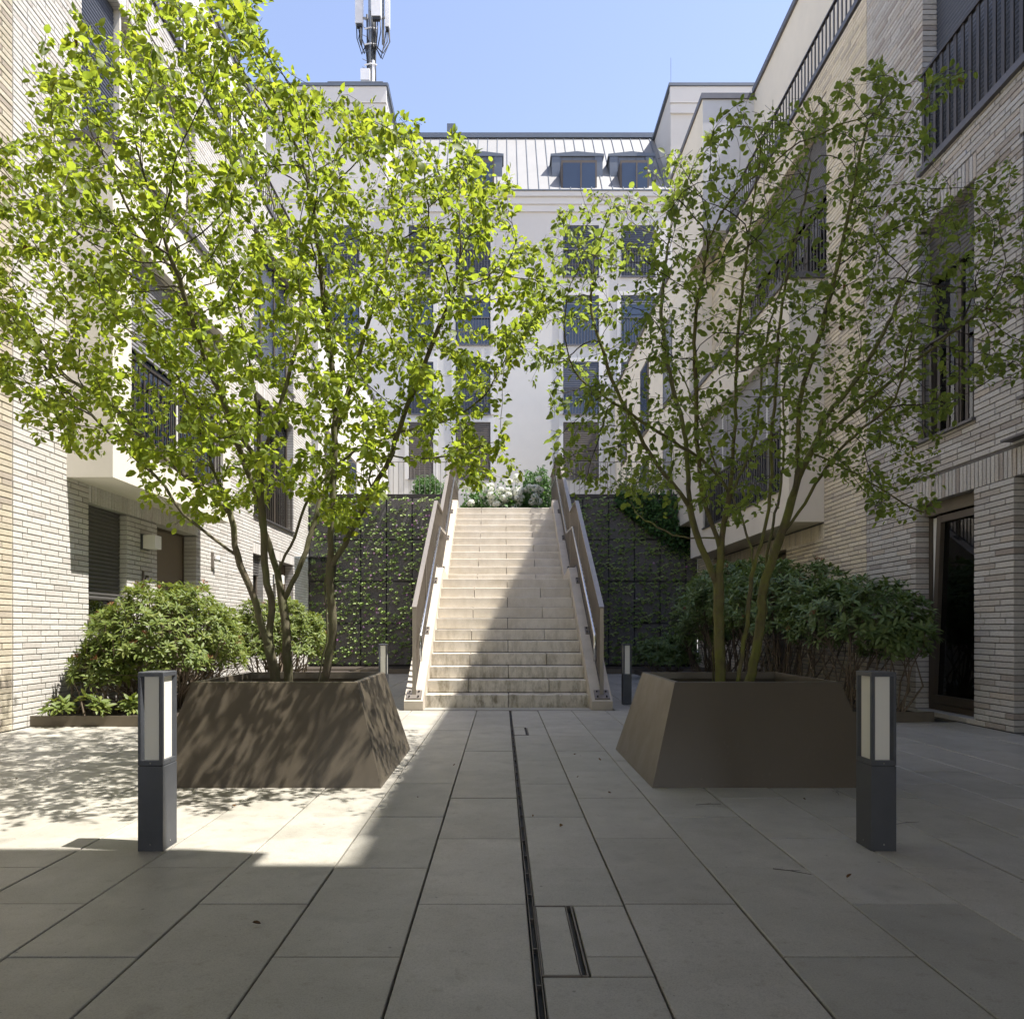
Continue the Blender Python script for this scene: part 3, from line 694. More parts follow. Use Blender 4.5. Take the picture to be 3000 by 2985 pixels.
# ================================================================== UPPER TERRACE, GREEN WALLS
struct(MB().box(-16, 18, 18.5, 30.2, 3.2, 3.70).build('upper_terrace', 'slab'))
YW, ZT = 18.3, 4.37
clump_meshes = []
lt_small = leaf_template(.75, .2, .25)
for vi in range(5):
    n = 11; d = nrng.normal(size=(n, 3)); d[:, 1] = -abs(d[:, 1])*.8; d[:, 2] = d[:, 2]*.7+.25
    P = np.stack([nrng.normal(0, .024, n), -.012-nrng.random(n)*.035, nrng.normal(0, .02, n)], 1)
    nr = nrng.normal(size=(n, 3))*.4+np.array([0, -.6, .8])
    V, Fc, rv = scatter(lt_small, P, frames(d, nr), nrng.uniform(.036, .058, n))
    clump_meshes.append((V, Fc))
clump_obj_mesh = [arr_mesh('plant', v, f, smooth=True) for v, f in clump_meshes]
fl = MB()
for k in range(5):
    a = k*2*math.pi/5; fl.add([(0, -.004, 0), (.011*math.cos(a-.5), -.007, .011*math.sin(a-.5)), (.015*math.cos(a), -.004, .015*math.sin(a)), (.011*math.cos(a+.5), -.007, .011*math.sin(a+.5))], [(0, 1, 2, 3)])
flower_mesh = fl.mesh('flower')
def green_wall(x0, x1, label, dens, flowers, seed):
    r = random.Random(seed)
    t = thing('green_wall', ((x0+x1)/2, YW, 0), label, 'green wall')
    MB().box(x0, x1, YW, YW+.25, -.05, ZT).build('backing_wall', 'frame_black', t)
    MB().box(x0-.01, x1+.01, YW-.05, YW+.28, ZT+.002, ZT+.085).build('coping', 'railing', t)
    px = []
    xx = x0
    while xx < x1-.1:
        xe = min(xx+.655, x1)
        for zi in range(4):
            z0 = .10+zi*1.066; z1 = min(z0+1.066, ZT)
            MB().cbox(xx+.016, xe-.016, YW-.06, YW-.001, z0+.016, z1-.016, .004).build('planting_panel', 'fleece', t)
        xx = xe
    pts = []
    zr = .18; row = 0
    while zr < ZT-.03:
        xp = x0+.06+(.08 if row % 2 else 0); row += 1
        while xp < x1-.04:
            if r.random() < dens: pts.append((min(max(xp+r.gauss(0, .028), x0+.04), x1-.04), YW-.062, zr+r.gauss(0, .022)))
            xp += .165
        zr += .125
    r.shuffle(pts)
    VV, FF, RR = [], [], []; off = 0
    for i, p in enumerate(pts):
        k = r.randrange(5); s = r.uniform(.75, 1.35)
        if i < 300: o = link('plant', clump_obj_mesh[k], 'wallplant', t, loc=p, scale=s)
        else:
            v, f = clump_meshes[k]; VV.append(v*s+np.array(p)); FF.append(f+off); RR.append(np.full(len(f), r.random())); off += len(v)
    if VV: link('plant_field', arr_mesh('plant_field', np.concatenate(VV), np.concatenate(FF), np.concatenate(RR), True), 'wallplant', t, kind='stuff')
    for i in range(flowers):
        p = (r.uniform(x0+.05, x1-.05), YW-.10-r.random()*.03, r.triangular(.2, ZT+.02, r.choice((1.2, 3.9))))
        link('flower', flower_mesh, 'petal_pink', t, loc=p, rot=(r.gauss(0, .4), r.uniform(0, 6), r.gauss(0, .4)), scale=r.uniform(1.2, 2.1))
    return t
green_wall(XL+.01, -1.25, 'sunlit planted wall of black panels dotted with pink flowers', .84, 170, 3)
green_wall(1.41, XR-.01, 'shaded planted wall of black panels with ivy hanging over its end', .93, 26, 4)
def bed(x0, x1, y0, y1, label, name='planting_bed', inner=None):
    t = thing(name, ((x0+x1)/2, y0, 0), label, 'planting bed')
    MB().box(x0, x1, y0, y0+.012, -.02, .112).build('edging', 'kerb', t)
    if inner == 'R': MB().box(x1-.012, x1, y0+.0125, y1, -.02, .11).build('edging', 'kerb', t)
    if inner == 'L': MB().box(x0, x0+.012, y0+.0125, y1, -.02, .11).build('edging', 'kerb', t)
    MB().box(x0+.013, x1-.013, y0+.013, y1, -.028, .075).build('soil', 'soil', t)
bed(XL, -3.22, 7.46, 16.3, 'long soil bed with metal edging along the sunlit white brick wall', inner='R')
bed(3.02, 4.72, 7.82, 16.3, 'long soil bed with metal edging along the shaded brick wall', inner='L')
bed(XL, -1.26, 16.31, 18.23, 'low edged bed at the foot of the flowering green wall')
bed(1.42, XR, 16.31, 18.23, 'low edged bed at the foot of the shaded green wall')
def terrace_fence(x0, x1, label):
    t = thing('terrace_railing', ((x0+x1)/2, YW+.1, ZT+.085), label, 'railing')
    b_ = MB().box(-.006, .006, -.006, .006, 0, .84).mesh('bar'); n = int((x1-x0)/.132)
    for i in range(n+1): link('bar', b_, 'railing_light', t, loc=(x0+(x1-x0)*i/n, YW+.1, ZT+.086))
    MB().box(x0-.02, x1+.02, YW+.08, YW+.12, ZT+.927, ZT+.94).build('top_rail', 'railing_light', t)
    p_ = MB().box(-.007, .007, -.025, .025, 0, .84).mesh('post')
    for i in range(0, n, 9): link('post', p_, 'railing_light', t, loc=(x0+(x1-x0)*(i+.35)/n, YW+.1, ZT+.086))
terrace_fence(XL+.1, -1.30, 'thin-bar terrace railing on top of the flowering green wall')
terrace_fence(1.46, XR-.6, 'thin-bar terrace railing on top of the ivy-hung green wall')

# ================================================================== BACK BUILDING
YB = 30.0
BB = thing('courtyard_building', (1, YB, 3.7), 'tall white rendered building with zinc mansard roof closing the courtyard', 'building')
MB().box(-16, 18, YB, YB+6, 3.5, 19.0).build('facade', 'render_white', BB)
EZ = 19.24
MB().box(-4.84, 7.05, YB-.22, YB+.3, EZ-.22, EZ-.02).build('cornice', 'render_trim', BB)
MB().box(-4.84, 7.05, YB-.13, YB+.3, EZ-.50, EZ-.221).build('cornice_moulding', 'render_trim', BB)
MB().box(-4.84, 7.05, YB-.07, YB+.3, EZ-.78, EZ-.501).build('cornice_moulding', 'render_trim', BB)
MB().box(-4.84, 7.05, YB-.26, YB-.1, EZ-.02, EZ+.03).build('gutter', 'zinc_dark', BB)
RS = (23.8-EZ+.02)/3.5                                             # roof slope
def zr(y): return EZ-.02+RS*(y-YB+.2)
roof = MB().prism_x([(YB-.2, EZ-.02), (YB+3.3, 23.8), (YB+6, 23.8), (YB+6, EZ-.02)], -4.85, 7.06).build('roof', 'zinc', BB)
xs = -4.6
sm = MB().add([(-.012, YB-.19, zr(YB-.19)-.01), (.012, YB-.19, zr(YB-.19)-.01), (.012, YB-.21, zr(YB-.19)+.03), (-.012, YB-.21, zr(YB-.19)+.03),
               (-.012, YB+3.3, zr(YB+3.3)-.01), (.012, YB+3.3, zr(YB+3.3)-.01), (.012, YB+3.28, zr(YB+3.3)+.03), (-.012, YB+3.28, zr(YB+3.3)+.03)],
              [(0,1,2,3),(7,6,5,4),(0,4,5,1),(1,5,6,2),(2,6,7,3),(3,7,4,0)]).mesh('standing_seam')
while xs < 7.0: link('standing_seam', sm, 'zinc_dark', roof, loc=(xs, 0, 0)); xs += .44
MB().box(-4.85, 7.06, YB+3.2, YB+6, 23.8, 24.02).build('ridge_cap', 'zinc_dark', BB)
MB().box(-2.6, -2.2, YB+4, YB+4.4, 24.0, 25.0).build('vent_stack', 'zinc_dark', BB)
def dormer(x0, x1):
    d = node('dormer', BB, (x0, YB+.7, 20.2)); xm = (x0+x1)/2
    yf = YB+.72; zb, zt = 20.22, 21.25
    MB().prism_y([(x0, zb), (x1, zb), (x1, zt), (xm, zt+.10), (x0, zt)], yf, YB+2.6).build('dormer_cladding', 'zinc_dark', d)
    MB().prism_y([(x0-.06, zt+.003), (x1+.06, zt+.003), (x1+.06, zt+.10), (xm, zt+.21), (x0-.06, zt+.10)], yf-.06, YB+2.8).build('dormer_roof', 'zinc_dark', d)
    n = 5
    for i in range(1, n): MB().box(x0+(x1-x0)*i/n-.01, x0+(x1-x0)*i/n+.01, yf-.025, yf-.001, zb+.45, zt).build('seam', 'cap_metal', d)
    wx0, wx1 = x0+.34, x1-.34
    MB().box(wx0, wx1, YB+.0, yf+.3, EZ+.05, zb+.42).build('window_box', 'frame_brown', d)
    MB().box(wx0+.07, wx1-.07, YB-.02, YB-.002, EZ+.12, zb+.30).build('pane', 'glass_sky', d)
    MB().box(xm+.05, xm+.11, YB-.045, YB-.021, EZ+.10, zb+.32).build('mullion', 'frame_brown', d)
    MB().box(x0+.002, wx0-.002, yf-.04, yf-.001, zb-.1, zt-.01).build('cheek_cladding', 'zinc_dark', d)
    MB().box(wx1+.002, x1-.002, yf-.04, yf-.001, zb-.1, zt-.01).build('cheek_cladding', 'zinc_dark', d)
dormer(2.15, 4.32); dormer(4.62, 6.5); dormer(-1.62, .02)
colsX = [(-7.4, -5.95), (-3.89, -2.86), (-1.93, -.47), (2.57, 4.06), (4.99, 6.40), (9.0, 10.4)]
rowsZ = [(15.77, 17.9), (12.92, 14.98), (10.02, 12.2), (7.31, 9.68)]
bar_m = MB().box(-.011, .011, -.011, .011, 0, 1.08).mesh('bar')
def back_window(x0, x1, z0, z1, row):
    w_ = node('window', BB, (x0, YB, z0)); y = YB
    tw = .17
    for q in ((x0-tw, x0, z0-.02, z1+tw), (x1, x1+tw, z0-.02, z1+tw), (x0, x1, z1, z1+tw)):
        MB().box(q[0], q[1], y-.045, y-.001, q[2], q[3]).build('surround', 'render_trim', w_)
    MB().box(x0, x1, y-.004, y-.002, z0, z1).build('opening', 'frame_black', w_)
    MB().box(x0-.02, x1+.02, y-.08, y-.046, z0-.05, z0).build('sill', 'cap_metal', w_)
    def sl(za, zb, m_):
        b = MB(); n = int((zb-za)/.075)
        for i in range(n): zz = za+(zb-za)*i/n; b.add([(x0+.03, y-.03, zz), (x1-.03, y-.03, zz), (x1-.03, y-.012, zz+.055), (x0+.03, y-.012, zz+.055), (x0+.03, y-.006, zz), (x1-.03, y-.006, zz)], [(0, 1, 2, 3), (0, 4, 5, 1)])
        b.box(x0+.03, x1-.03, y-.0055, y-.0045, za, zb); b.build('shutter', m_, w_)
    if row == 3: sl(z0, z1, 'shutter_brown'); return
    mid = z0+(z1-z0)*(.5 if row != 1 else .82)
    if row == 2 and x0 > 2: mid = z0+.75
    sl(mid if row == 1 else (z0+.02 if row == 0 or x0 < 2 else mid), z1, 'shutter_blue')
    if row == 1 or (row == 2 and x0 > 2): MB().box(x0+.05, x1-.05, y-.012, y-.005, z0, mid).build('pane', 'glass_sky', w_)
    n = int((x1-x0)/.115)
    for i in range(n+1): link('bar', bar_m, 'cap_metal', w_, loc=(x0+.01+(x1-x0-.02)*i/n, y-.07, z0))
    MB().box(x0-.01, x1+.01, y-.09, y-.05, z0+1.081, z0+1.12).build('rail', 'cap_metal', w_)
for (x0, x1) in colsX:
    for ri, (z0, z1) in enumerate(rowsZ): back_window(x0, x1, z0, z1, ri)
for (x0, x1, nm) in ((-16, -4.86, 'corner_tower'), (7.07, 18, 'corner_tower')):
    tw_ = node(nm, BB, (x0, YB, 19)); e = .12
    MB().box(x0, x1, YB-.01, YB+6.5, 19.0, 23.62).build('tower_wall', 'render_white', tw_)
    MB().box(x0-e, x1+e, YB-.20, YB+6.6, 23.62, 23.74).build('roof_edge', 'zinc_dark', tw_)
    MB().box(x0-.05, x1+.05, YB-.15, YB-.011, 22.95, 23.61).build('cornice_band', 'render_trim', tw_)
    MB().box(x0-.03, x1+.03, YB-.10, YB-.011, 22.55, 22.94).build('cornice_band', 'render_trim', tw_)
rt = node('roof_railing', BB, (-5, YB, 23.74))
for a, b in (((-7.3, YB+.1, 23.98), (-5.0, YB+.1, 23.98)), ((-5.0, YB+.1, 23.98), (-5.0, YB+5.5, 23.98)), ((-4.78, YB+.1, 23.9), (-4.78, YB+5.5, 23.9)), ((-4.78, YB+.1, 23.3), (-4.78, YB+5.5, 23.3))):
    MB().tube([a, b], .03, 6).build('rail_tube', 'zinc_dark', rt)
for a in (-7.3, -6.4, -5.0): MB().tube([(a, YB+.1, 23.7), (a, YB+.1, 23.98)], .03, 6).build('rail_post', 'zinc_dark', rt)
MB().tube([(7.1, YB+.1, 23.7), (7.1, YB+.1, 25.0)], .008, 5).build('lightning_rod', 'zinc_dark', BB)
# side wings of the upper court
LW = thing('courtyard_wing', (-7, 24, 3.7), 'low sunlit white wing beside the upper terrace behind the flowering wall', 'building')
MB().box(-12, -4.75, 18.55, 29.9, 3.5, 9.5).build('wing_wall', 'render_white', LW)
MB().box(-12, -4.68, 18.52, 29.9, 9.5, 9.6).build('roof_edge', 'cap_metal', LW)
for a, b in ((19.2, 20.4), (22.0, 23.2), (27.2, 28.6)):
    w_ = node('window', LW, (-4.75, a, 4)); MB().box(-4.75, -4.70, a, b, 3.9, 6.4).build('frame', 'frame_brown', w_); MB().box(-4.70, -4.69, a+.08, b-.08, 4.0, 6.3).build('pane', 'glass_sky', w_)
RW = thing('courtyard_wing', (7, 24, 3.7), 'warm rendered wing beside the upper terrace behind the ivy-hung wall', 'building')
MB().box(4.72, 14, 18.8, 29.9, 3.5, 10.9).build('wing_wall', 'render_warm', RW)
MB().box(4.66, 14, 18.8, 29.9, 10.9, 11.02).build('roof_edge', 'cap_metal', RW)
for a, b in ((19.6, 20.8), (23, 24.2), (27, 28.2)):
    for z in (4.2, 7.4):
        w_ = node('window', RW, (4.72, a, z)); MB().box(4.67, 4.72, a, b, z, z+2.3).build('frame', 'frame_brown', w_); MB().box(4.66, 4.67, a+.08, b-.08, z+.1, z+2.2).build('pane', 'glass_sky', w_)

# ---- antenna mast
AX, AY = -5.80, 32.0
AM = thing('antenna_mast', (AX, AY, 23.74), 'cellular antenna mast with white panels and black cables on the tower roof', 'antenna')
MB().tube([(AX, AY, 23.7), (AX, AY, 31.5)], .16, 12).build('pole', 'antenna_grey', AM, smooth=True)
MB().box(AX-.42, AX-.02, AY-.45, AY-.17, 25.2, 25.7).build('equipment_box', 'antenna_white', AM)
MB().tube([(AX+.1, AY-.22, 24.6), (AX+.1, AY-.22, 26.2)], .07, 8).build('conduit', 'antenna_white', AM)
for px0, px1, pyb, dy in ((1042, 1064, 75, .1), (1089, 1117, 54, -.45), (1129, 1142, 85, .1)):
    c0 = at(px0, pyb, AY+dy); c1 = at(px1, pyb, AY+dy)
    p_ = MB().box(c0.x, c1.x, AY+dy-.14, AY+dy+.1, c0.z, c0.z+2.8).build('antenna_panel', 'antenna_white', AM)
    MB().box(c0.x+.04, c1.x-.04, AY+dy-.1, AY+dy+.06, c0.z-.12, c0.z-.001).build('connector', 'cable', p_)
    for i in range(4):
        xx = c0.x+(c1.x-c0.x)*(i+.5)/4; zz = c0.z-.1; e = 1 if xx > AX else -1
        MB().tube([(xx, AY+dy, zz), (xx+rng.gauss(0, .05), AY+dy, zz-.5), (xx-(xx-AX)*.35, AY+dy*.5, zz-1.0-rng.random()*.3), (AX+e*.12, AY-.18, zz-.8), (AX+e*.17, AY-.2, zz-1.6)], .024, 5).build('cable', 'cable', p_, smooth=True)
for zz in (28.25, 30.4):
    for dx in (-.72, .0, .62):
        MB().tube([(AX, AY, zz), (AX+dx, AY+(.05 if dx else -.35), zz+.1)], .05, 6).build('bracket_arm', 'antenna_grey', AM)
for dx in (-.5, .48): MB().tube([(AX+dx, AY+.12, 27.2), (AX+dx, AY+.12, 31.4)], .055, 8).build('support_tube', 'antenna_grey', AM, smooth=True)
for i in range(9):
    a = rng.uniform(-1.2, 1.2); pts = [(AX+math.sin(a)*(.2+.05*rng.random())+rng.gauss(0, .02), AY-.19*math.cos(a)-.05, z) for z in np.linspace(25.0, 28.3, 7)]
    MB().tube(pts, .028, 5).build('cable', 'cable', AM, smooth=True)
for i in range(8): MB().tube([(AX-.12, AY, 25.6+i*.36), (AX-.42, AY, 25.75+i*.36)], .015, 5).build('climbing_step', 'antenna_grey', AM)
for z in (26.0, 26.9, 27.6): MB().tube([(AX-.28, AY-.24, z), (AX, AY-.30, z+.02), (AX+.28, AY-.24, z)], .03, 6).build('cable_clamp', 'antenna_white', AM)

# ================================================================== PLANTERS AND BOLLARDS
PT = []
def planter(xc, yc, label):
    t = thing('planter', (xc, yc, 0), label, 'planter'); hb, htp, H = .74, .55, .663
    def ring(h, z): return [(xc-h, yc-h, z), (xc+h, yc-h, z), (xc+h, yc+h, z), (xc-h, yc+h, z)]
    e = .006
    rs = [ring(hb, .0), ring(htp+e*.3, H-e), ring(htp-e, H), ring(htp-.028, H), ring(htp-.031, H-.05), ring(htp+.02, .30)]
    vs = [p for r_ in rs for p in r_]; fs = []
    for k in range(len(rs)-1):
        for i in range(4): fs.append((k*4+i, k*4+(i+1) % 4, (k+1)*4+(i+1) % 4, (k+1)*4+i))
    MB().add(vs, fs).build('shell', 'planter', t)
    n = 14; b = MB(); pts = []
    for i in range(n+1):
        for j in range(n+1):
            u, v = i/n*2-1, j/n*2-1; pts.append((xc+u*.535, yc+v*.535, .50+.035*math.sin(i*1.3+j*.7)*math.sin(j*1.1)+rng.gauss(0, .008)))
    b.add(pts, [(i*(n+1)+j, (i+1)*(n+1)+j, (i+1)*(n+1)+j+1, i*(n+1)+j+1) for i in range(n) for j in range(n)]); b.build('soil', 'soil', t)
    return t
PLX, PRX, PY = -1.51, 1.70, 5.31
planter(PLX, PY, 'bronze tapered planter dappled with sun and leaf shadows below the bright tree')
planter(PRX, PY, 'bronze tapered planter in full shade below the sparse mossy-stemmed tree')
def bollard(xc, yc, label):
    t = thing('bollard_lamp', (xc, yc, 0), label, 'bollard lamp', 'bollard lamps on the paving'); hx, hy = .057, .070; zs, H = .390, .816
    MB().cbox(xc-hx, xc+hx, yc-hy, yc+hy, -.002, zs-.004, .002).build('post', 'anthracite', t)
    MB().box(xc-hx+.004, xc+hx-.004, yc-hy+.004, yc+hy-.004, zs-.004, zs).build('seam', 'frame_black', t)
    MB().box(xc-hx, xc+hx, yc-hy, yc+hy, zs, .412).build('lamp_base', 'anthracite', t)
    MB().cbox(xc-hx, xc+hx, yc-hy, yc+hy, .795, H, .003).build('lamp_cap', 'anthracite', t)
    fr = .024
    for sx in (-1, 1):
        for sy in (-1, 1):
            cx, cy = xc+sx*hx, yc+sy*hy; ix, iy = xc+sx*(hx-fr), yc+sy*(hy-fr)
            q = [(cx, cy), (cx-sx*.012, cy), (ix, cy-sy*.013), (ix-sx*.0, iy+sy*.0), (cx-sx*.013, iy), (cx, cy-sy*.012)]
            if sx*sy < 0: q = q[::-1]
            nn = len(q)
            MB().add([(a, b, .412) for a, b in q]+[(a, b, .795) for a, b in q], [tuple(range(nn)), tuple(range(2*nn-1, nn-1, -1))]+[(i, i+nn, (i+1) % nn+nn, (i+1) % nn) for i in range(nn)]).build('corner_frame', 'anthracite', t)
    MB().box(xc-hx+.0128, xc+hx-.0128, yc-hy+.0128, yc+hy-.0128, .413, .794).build('diffuser', 'frost', t)
    for sx, sy in ((0, -1), (1, 0), (-1, 0)):
        p = Vector((xc+sx*hx, yc+sy*hy, .40)); MB().tube([p-Vector((sx*.001, sy*.001, 0)), p+Vector((sx*.0015, sy*.0015, 0))], .0035, 8).build('screw', 'steel', t)
        p = Vector((xc+sx*hx, yc+sy*hy, .03)); MB().tube([p-Vector((sx*.001, sy*.001, 0)), p+Vector((sx*.0015, sy*.0015, 0))], .004, 8).build('screw', 'steel', t)
bollard(-1.603, 3.34, 'dark square bollard lamp in sunlight before the dappled planter')
bollard(1.743, 3.34, 'dark square bollard lamp in shade before the shaded planter')
bollard(-1.60, 9.71, 'dark square bollard lamp between the dappled planter and the stairs')
bollard(1.69, 9.71, 'dark square bollard lamp between the shaded planter and the stairs')

# ================================================================== TREES
def tree(name, label, base_c, stems, poly, ymu, ysd, nattr, ell, target_r, leafmat, barkmat, nleaf, lsize, seed, kill=.105):
    r = np.random.default_rng(seed)
    t = thing(name, base_c, label, 'tree', None)
    nodes, par, stem_id = [], [], []
    def add_line(pts, pi, sid):
        prev = pi; first = pi is None
        for a, b in zip(pts, pts[1:]):
            n = max(1, int((b-a).length/.07))
            if first: nodes.append(np.array(a)); par.append(-1); stem_id.append(sid); prev = len(nodes)-1; first = False
            for i in range(1, n+1):
                p = a.lerp(b, i/n); nodes.append(np.array(p)+r.normal(0, .004, 3)); par.append(prev); stem_id.append(sid); prev = len(nodes)-1
        return prev
    for sid, (trace, y0, y1, attach) in enumerate(stems):
        k = len(trace); pts = [at(px, py, y0+(y1-y0)*(i/(k-1))**1.3) for i, (px, py) in enumerate(trace)]
        pi = None
        if attach is not None:
            P = np.array(nodes); pi = int(np.argmin(np.linalg.norm(P-np.array(pts[0]), axis=1))); pts[0] = Vector(nodes[pi].tolist())
        sm_ = [pts[0]]                                             # soften corners
        for i in range(1, k-1): sm_ += [pts[i].lerp(pts[i-1], .25), pts[i].lerp(pts[i+1], .25)]
        sm_.append(pts[-1]); add_line(sm_, pi, sid)
    n_stem = len(nodes)
    # attractors inside the crown
    A = np.zeros((0, 3)); xs_ = [p[0] for p in poly]; ys_ = [p[1] for p in poly]
    while len(A) < nattr:
        px = r.uniform(min(xs_), max(xs_), 6000); py = r.uniform(min(ys_), max(ys_), 6000); d = r.normal(ymu, ysd, 6000)
        P = np.stack([(px-VX)/F*d, d, EYE+(VY-py)/F*d], 1); c, rad = np.array(ell[0]), np.array(ell[1])
        ok = in_poly(px, py, poly) & (((P-c)/rad)**2).sum(1).__lt__(1) & (d > 3.2)
        A = np.concatenate([A, P[ok]])
    A = A[:nattr]; A_all = A.copy()
    Nn = np.array(nodes); par_l = list(par); step = .078; kidn = {}
    for it in range(90):
        if len(A) == 0: break
        best = np.full(len(A), 1e9); bi = np.zeros(len(A), int)
        for s0 in range(0, len(Nn), 1500):
            dd = ((A[:, None, :]-Nn[None, s0:s0+1500, :])**2).sum(2); j = dd.argmin(1); v = dd[np.arange(len(A)), j]
            m_ = v < best; best[m_] = v[m_]; bi[m_] = j[m_]+s0
        keep = best > kill**2; A = A[keep]; bi = bi[keep]; best = best[keep]
        if len(A) == 0: break
        inf = best < 1.3**2
        dirs = {}
        for a, b in zip(A[inf], bi[inf]):
            v = a-Nn[b]; v = v/np.linalg.norm(v)
            if b in dirs: dirs[b] += v
            else: dirs[b] = v.copy()
        if not dirs: break
        newp, newpar = [], []
        for b, v in dirs.items():
            kidn[b] = kidn.get(b, 0)+1
            if kidn[b] > 3: continue
            if par_l[b] >= 0:
                pv = Nn[b]-Nn[par_l[b]]; pv = pv/max(np.linalg.norm(pv), 1e-6)
            else: pv = np.array([0, 0, 1.])
            v = v/max(np.linalg.norm(v), 1e-6)+pv*.55+np.array([0, 0, .06])+r.normal(0, .16, 3); v /= np.linalg.norm(v)
            newp.append(Nn[b]+v*step); newpar.append(b)
        if not newp: break
        Nn = np.concatenate([Nn, np.array(newp)]); par_l += newpar
    n = len(Nn); par_a = np.array(par_l)
    kids = [[] for _ in range(n)]
    for i, p in enumerate(par_a):
        if p >= 0: kids[p].append(i)
    cnt = np.zeros(n)
    for i in range(n-1, -1, -1):
        if not kids[i]: cnt[i] = 1
        if par_a[i] >= 0: cnt[par_a[i]] += cnt[i]
    tip = .0013; roots = [i for i in range(n) if par_a[i] < 0]; mx = np.mean([cnt[i] for i in roots])
    ex = math.log(target_r/tip)/math.log(max(mx, 3)); rad = tip*cnt**ex
    # stems keep a natural minimum taper
    for i in range(n_stem):
        rad[i] = max(rad[i], .006)
    # chains
    trunk = {}; tw_v = MB()
    done = np.zeros(n, bool)
    order = [(ri, None) for ri in roots]; main_mb = {}
    stack = [(ri, -1) for ri in roots]
    while stack:
        i, p = stack.pop(); chain = ([p] if p >= 0 else [])+[i]; cur = i
        while kids[cur]:
            ks = sorted(kids[cur], key=lambda q: -cnt[q]); nxt = ks[0]
            for q in ks[1:]: stack.append((q, cur))
            chain.append(nxt); cur = nxt
        rr = [rad[q] for q in chain]
        if p >= 0: rr[0] = min(rad[p], rr[1]*1.25)
        pts = [Vector(Nn[q].tolist()) for q in chain]
        if len(pts) < 2: continue
        big = max(rr)
        if i < n_stem:
            mb = MB(); mb.tube(pts, rr, 10 if big > .02 else 7); mb.build('stem' if big > .012 else 'branch', barkmat, t, smooth=True)
        else: tw_v.tube(pts, rr, 6 if big > .009 else (5 if big > .005 else 3), cap=False)
    tw_v.build('twig_network', barkmat if False else 'twig', t, smooth=True, kind='stuff')
    # leaves along thin shoots
    thin = [i for i in range(n_stem, n) if cnt[i] <= 7]
    w_ = np.array([1.2 if cnt[i] == 1 else 1.0 for i in thin]); w_ /= w_.sum()
    pick = r.choice(thin, nleaf, p=w_); bp = Nn[pick]; pv = bp-Nn[par_a[pick]]; pv /= np.maximum(np.linalg.norm(pv, axis=1, keepdims=True), 1e-6)
    bp = bp-pv*(r.random((nleaf, 1))*.09)
    side = r.normal(size=(nleaf, 3)); side -= pv*(side*pv).sum(1, keepdims=True); side /= np.linalg.norm(side, axis=1, keepdims=True)
    d = pv*.5+side*.9+np.array([0, 0, -.28]); d /= np.linalg.norm(d, axis=1, keepdims=True)
    bp = bp+d*r.uniform(.008, .03, (nleaf, 1))
    nr = r.normal(0, .75, (nleaf, 3))+np.array([.1, -.35, .7])
    size = r.normal(lsize, lsize*.24, nleaf).clip(lsize*.4, lsize*1.7)
    tm = leaf_template(.66, .13, .20); Fm = frames(d, nr)
    dist = np.linalg.norm(bp-np.array([0, 0, EYE]), axis=1); px = VX+F*bp[:, 0]/bp[:, 1]; py = VY-F*(bp[:, 2]-EYE)/bp[:, 1]
    sco = dist+np.where((px > 0) & (px < 3000) & (py > 0) & (py < 2985), 0, 100); o = np.argsort(sco); near, far = o[:300], o[300:]
    leaf_objects(tm, 'leaf', leafmat, t, bp[near], Fm[near], size[near])
    VV, FF, RV, off = [], [], [], 0
    for k, (wd, fo, dp) in enumerate(((.66, .10, .12), (.60, .30, .32), (.70, .05, .45), (.58, .45, .15))):
        q = far[k::4]; V, Fc, rv = scatter(leaf_template(wd, fo, dp), bp[q], Fm[q], size[q]); VV.append(V); FF.append(Fc+off); RV.append(rv); off += len(V)
    link('foliage', arr_mesh('foliage', np.concatenate(VV), np.concatenate(FF), np.concatenate(RV), True), leafmat, t, kind='stuff')
    dead = r.choice(len(bp), 26)
    V, Fc, rv = scatter(leaf_template(.5, .5, .5), bp[dead], frames(d[dead]+np.array([0, 0, -1]), nr[dead]), size[dead]*.8)
    link('withered_foliage', arr_mesh('withered_foliage', V, Fc, rv, True), 'leaf_dead', t, kind='stuff')
    print(name, 'nodes', n, 'stem', n_stem, 'leaves', nleaf)
    return t
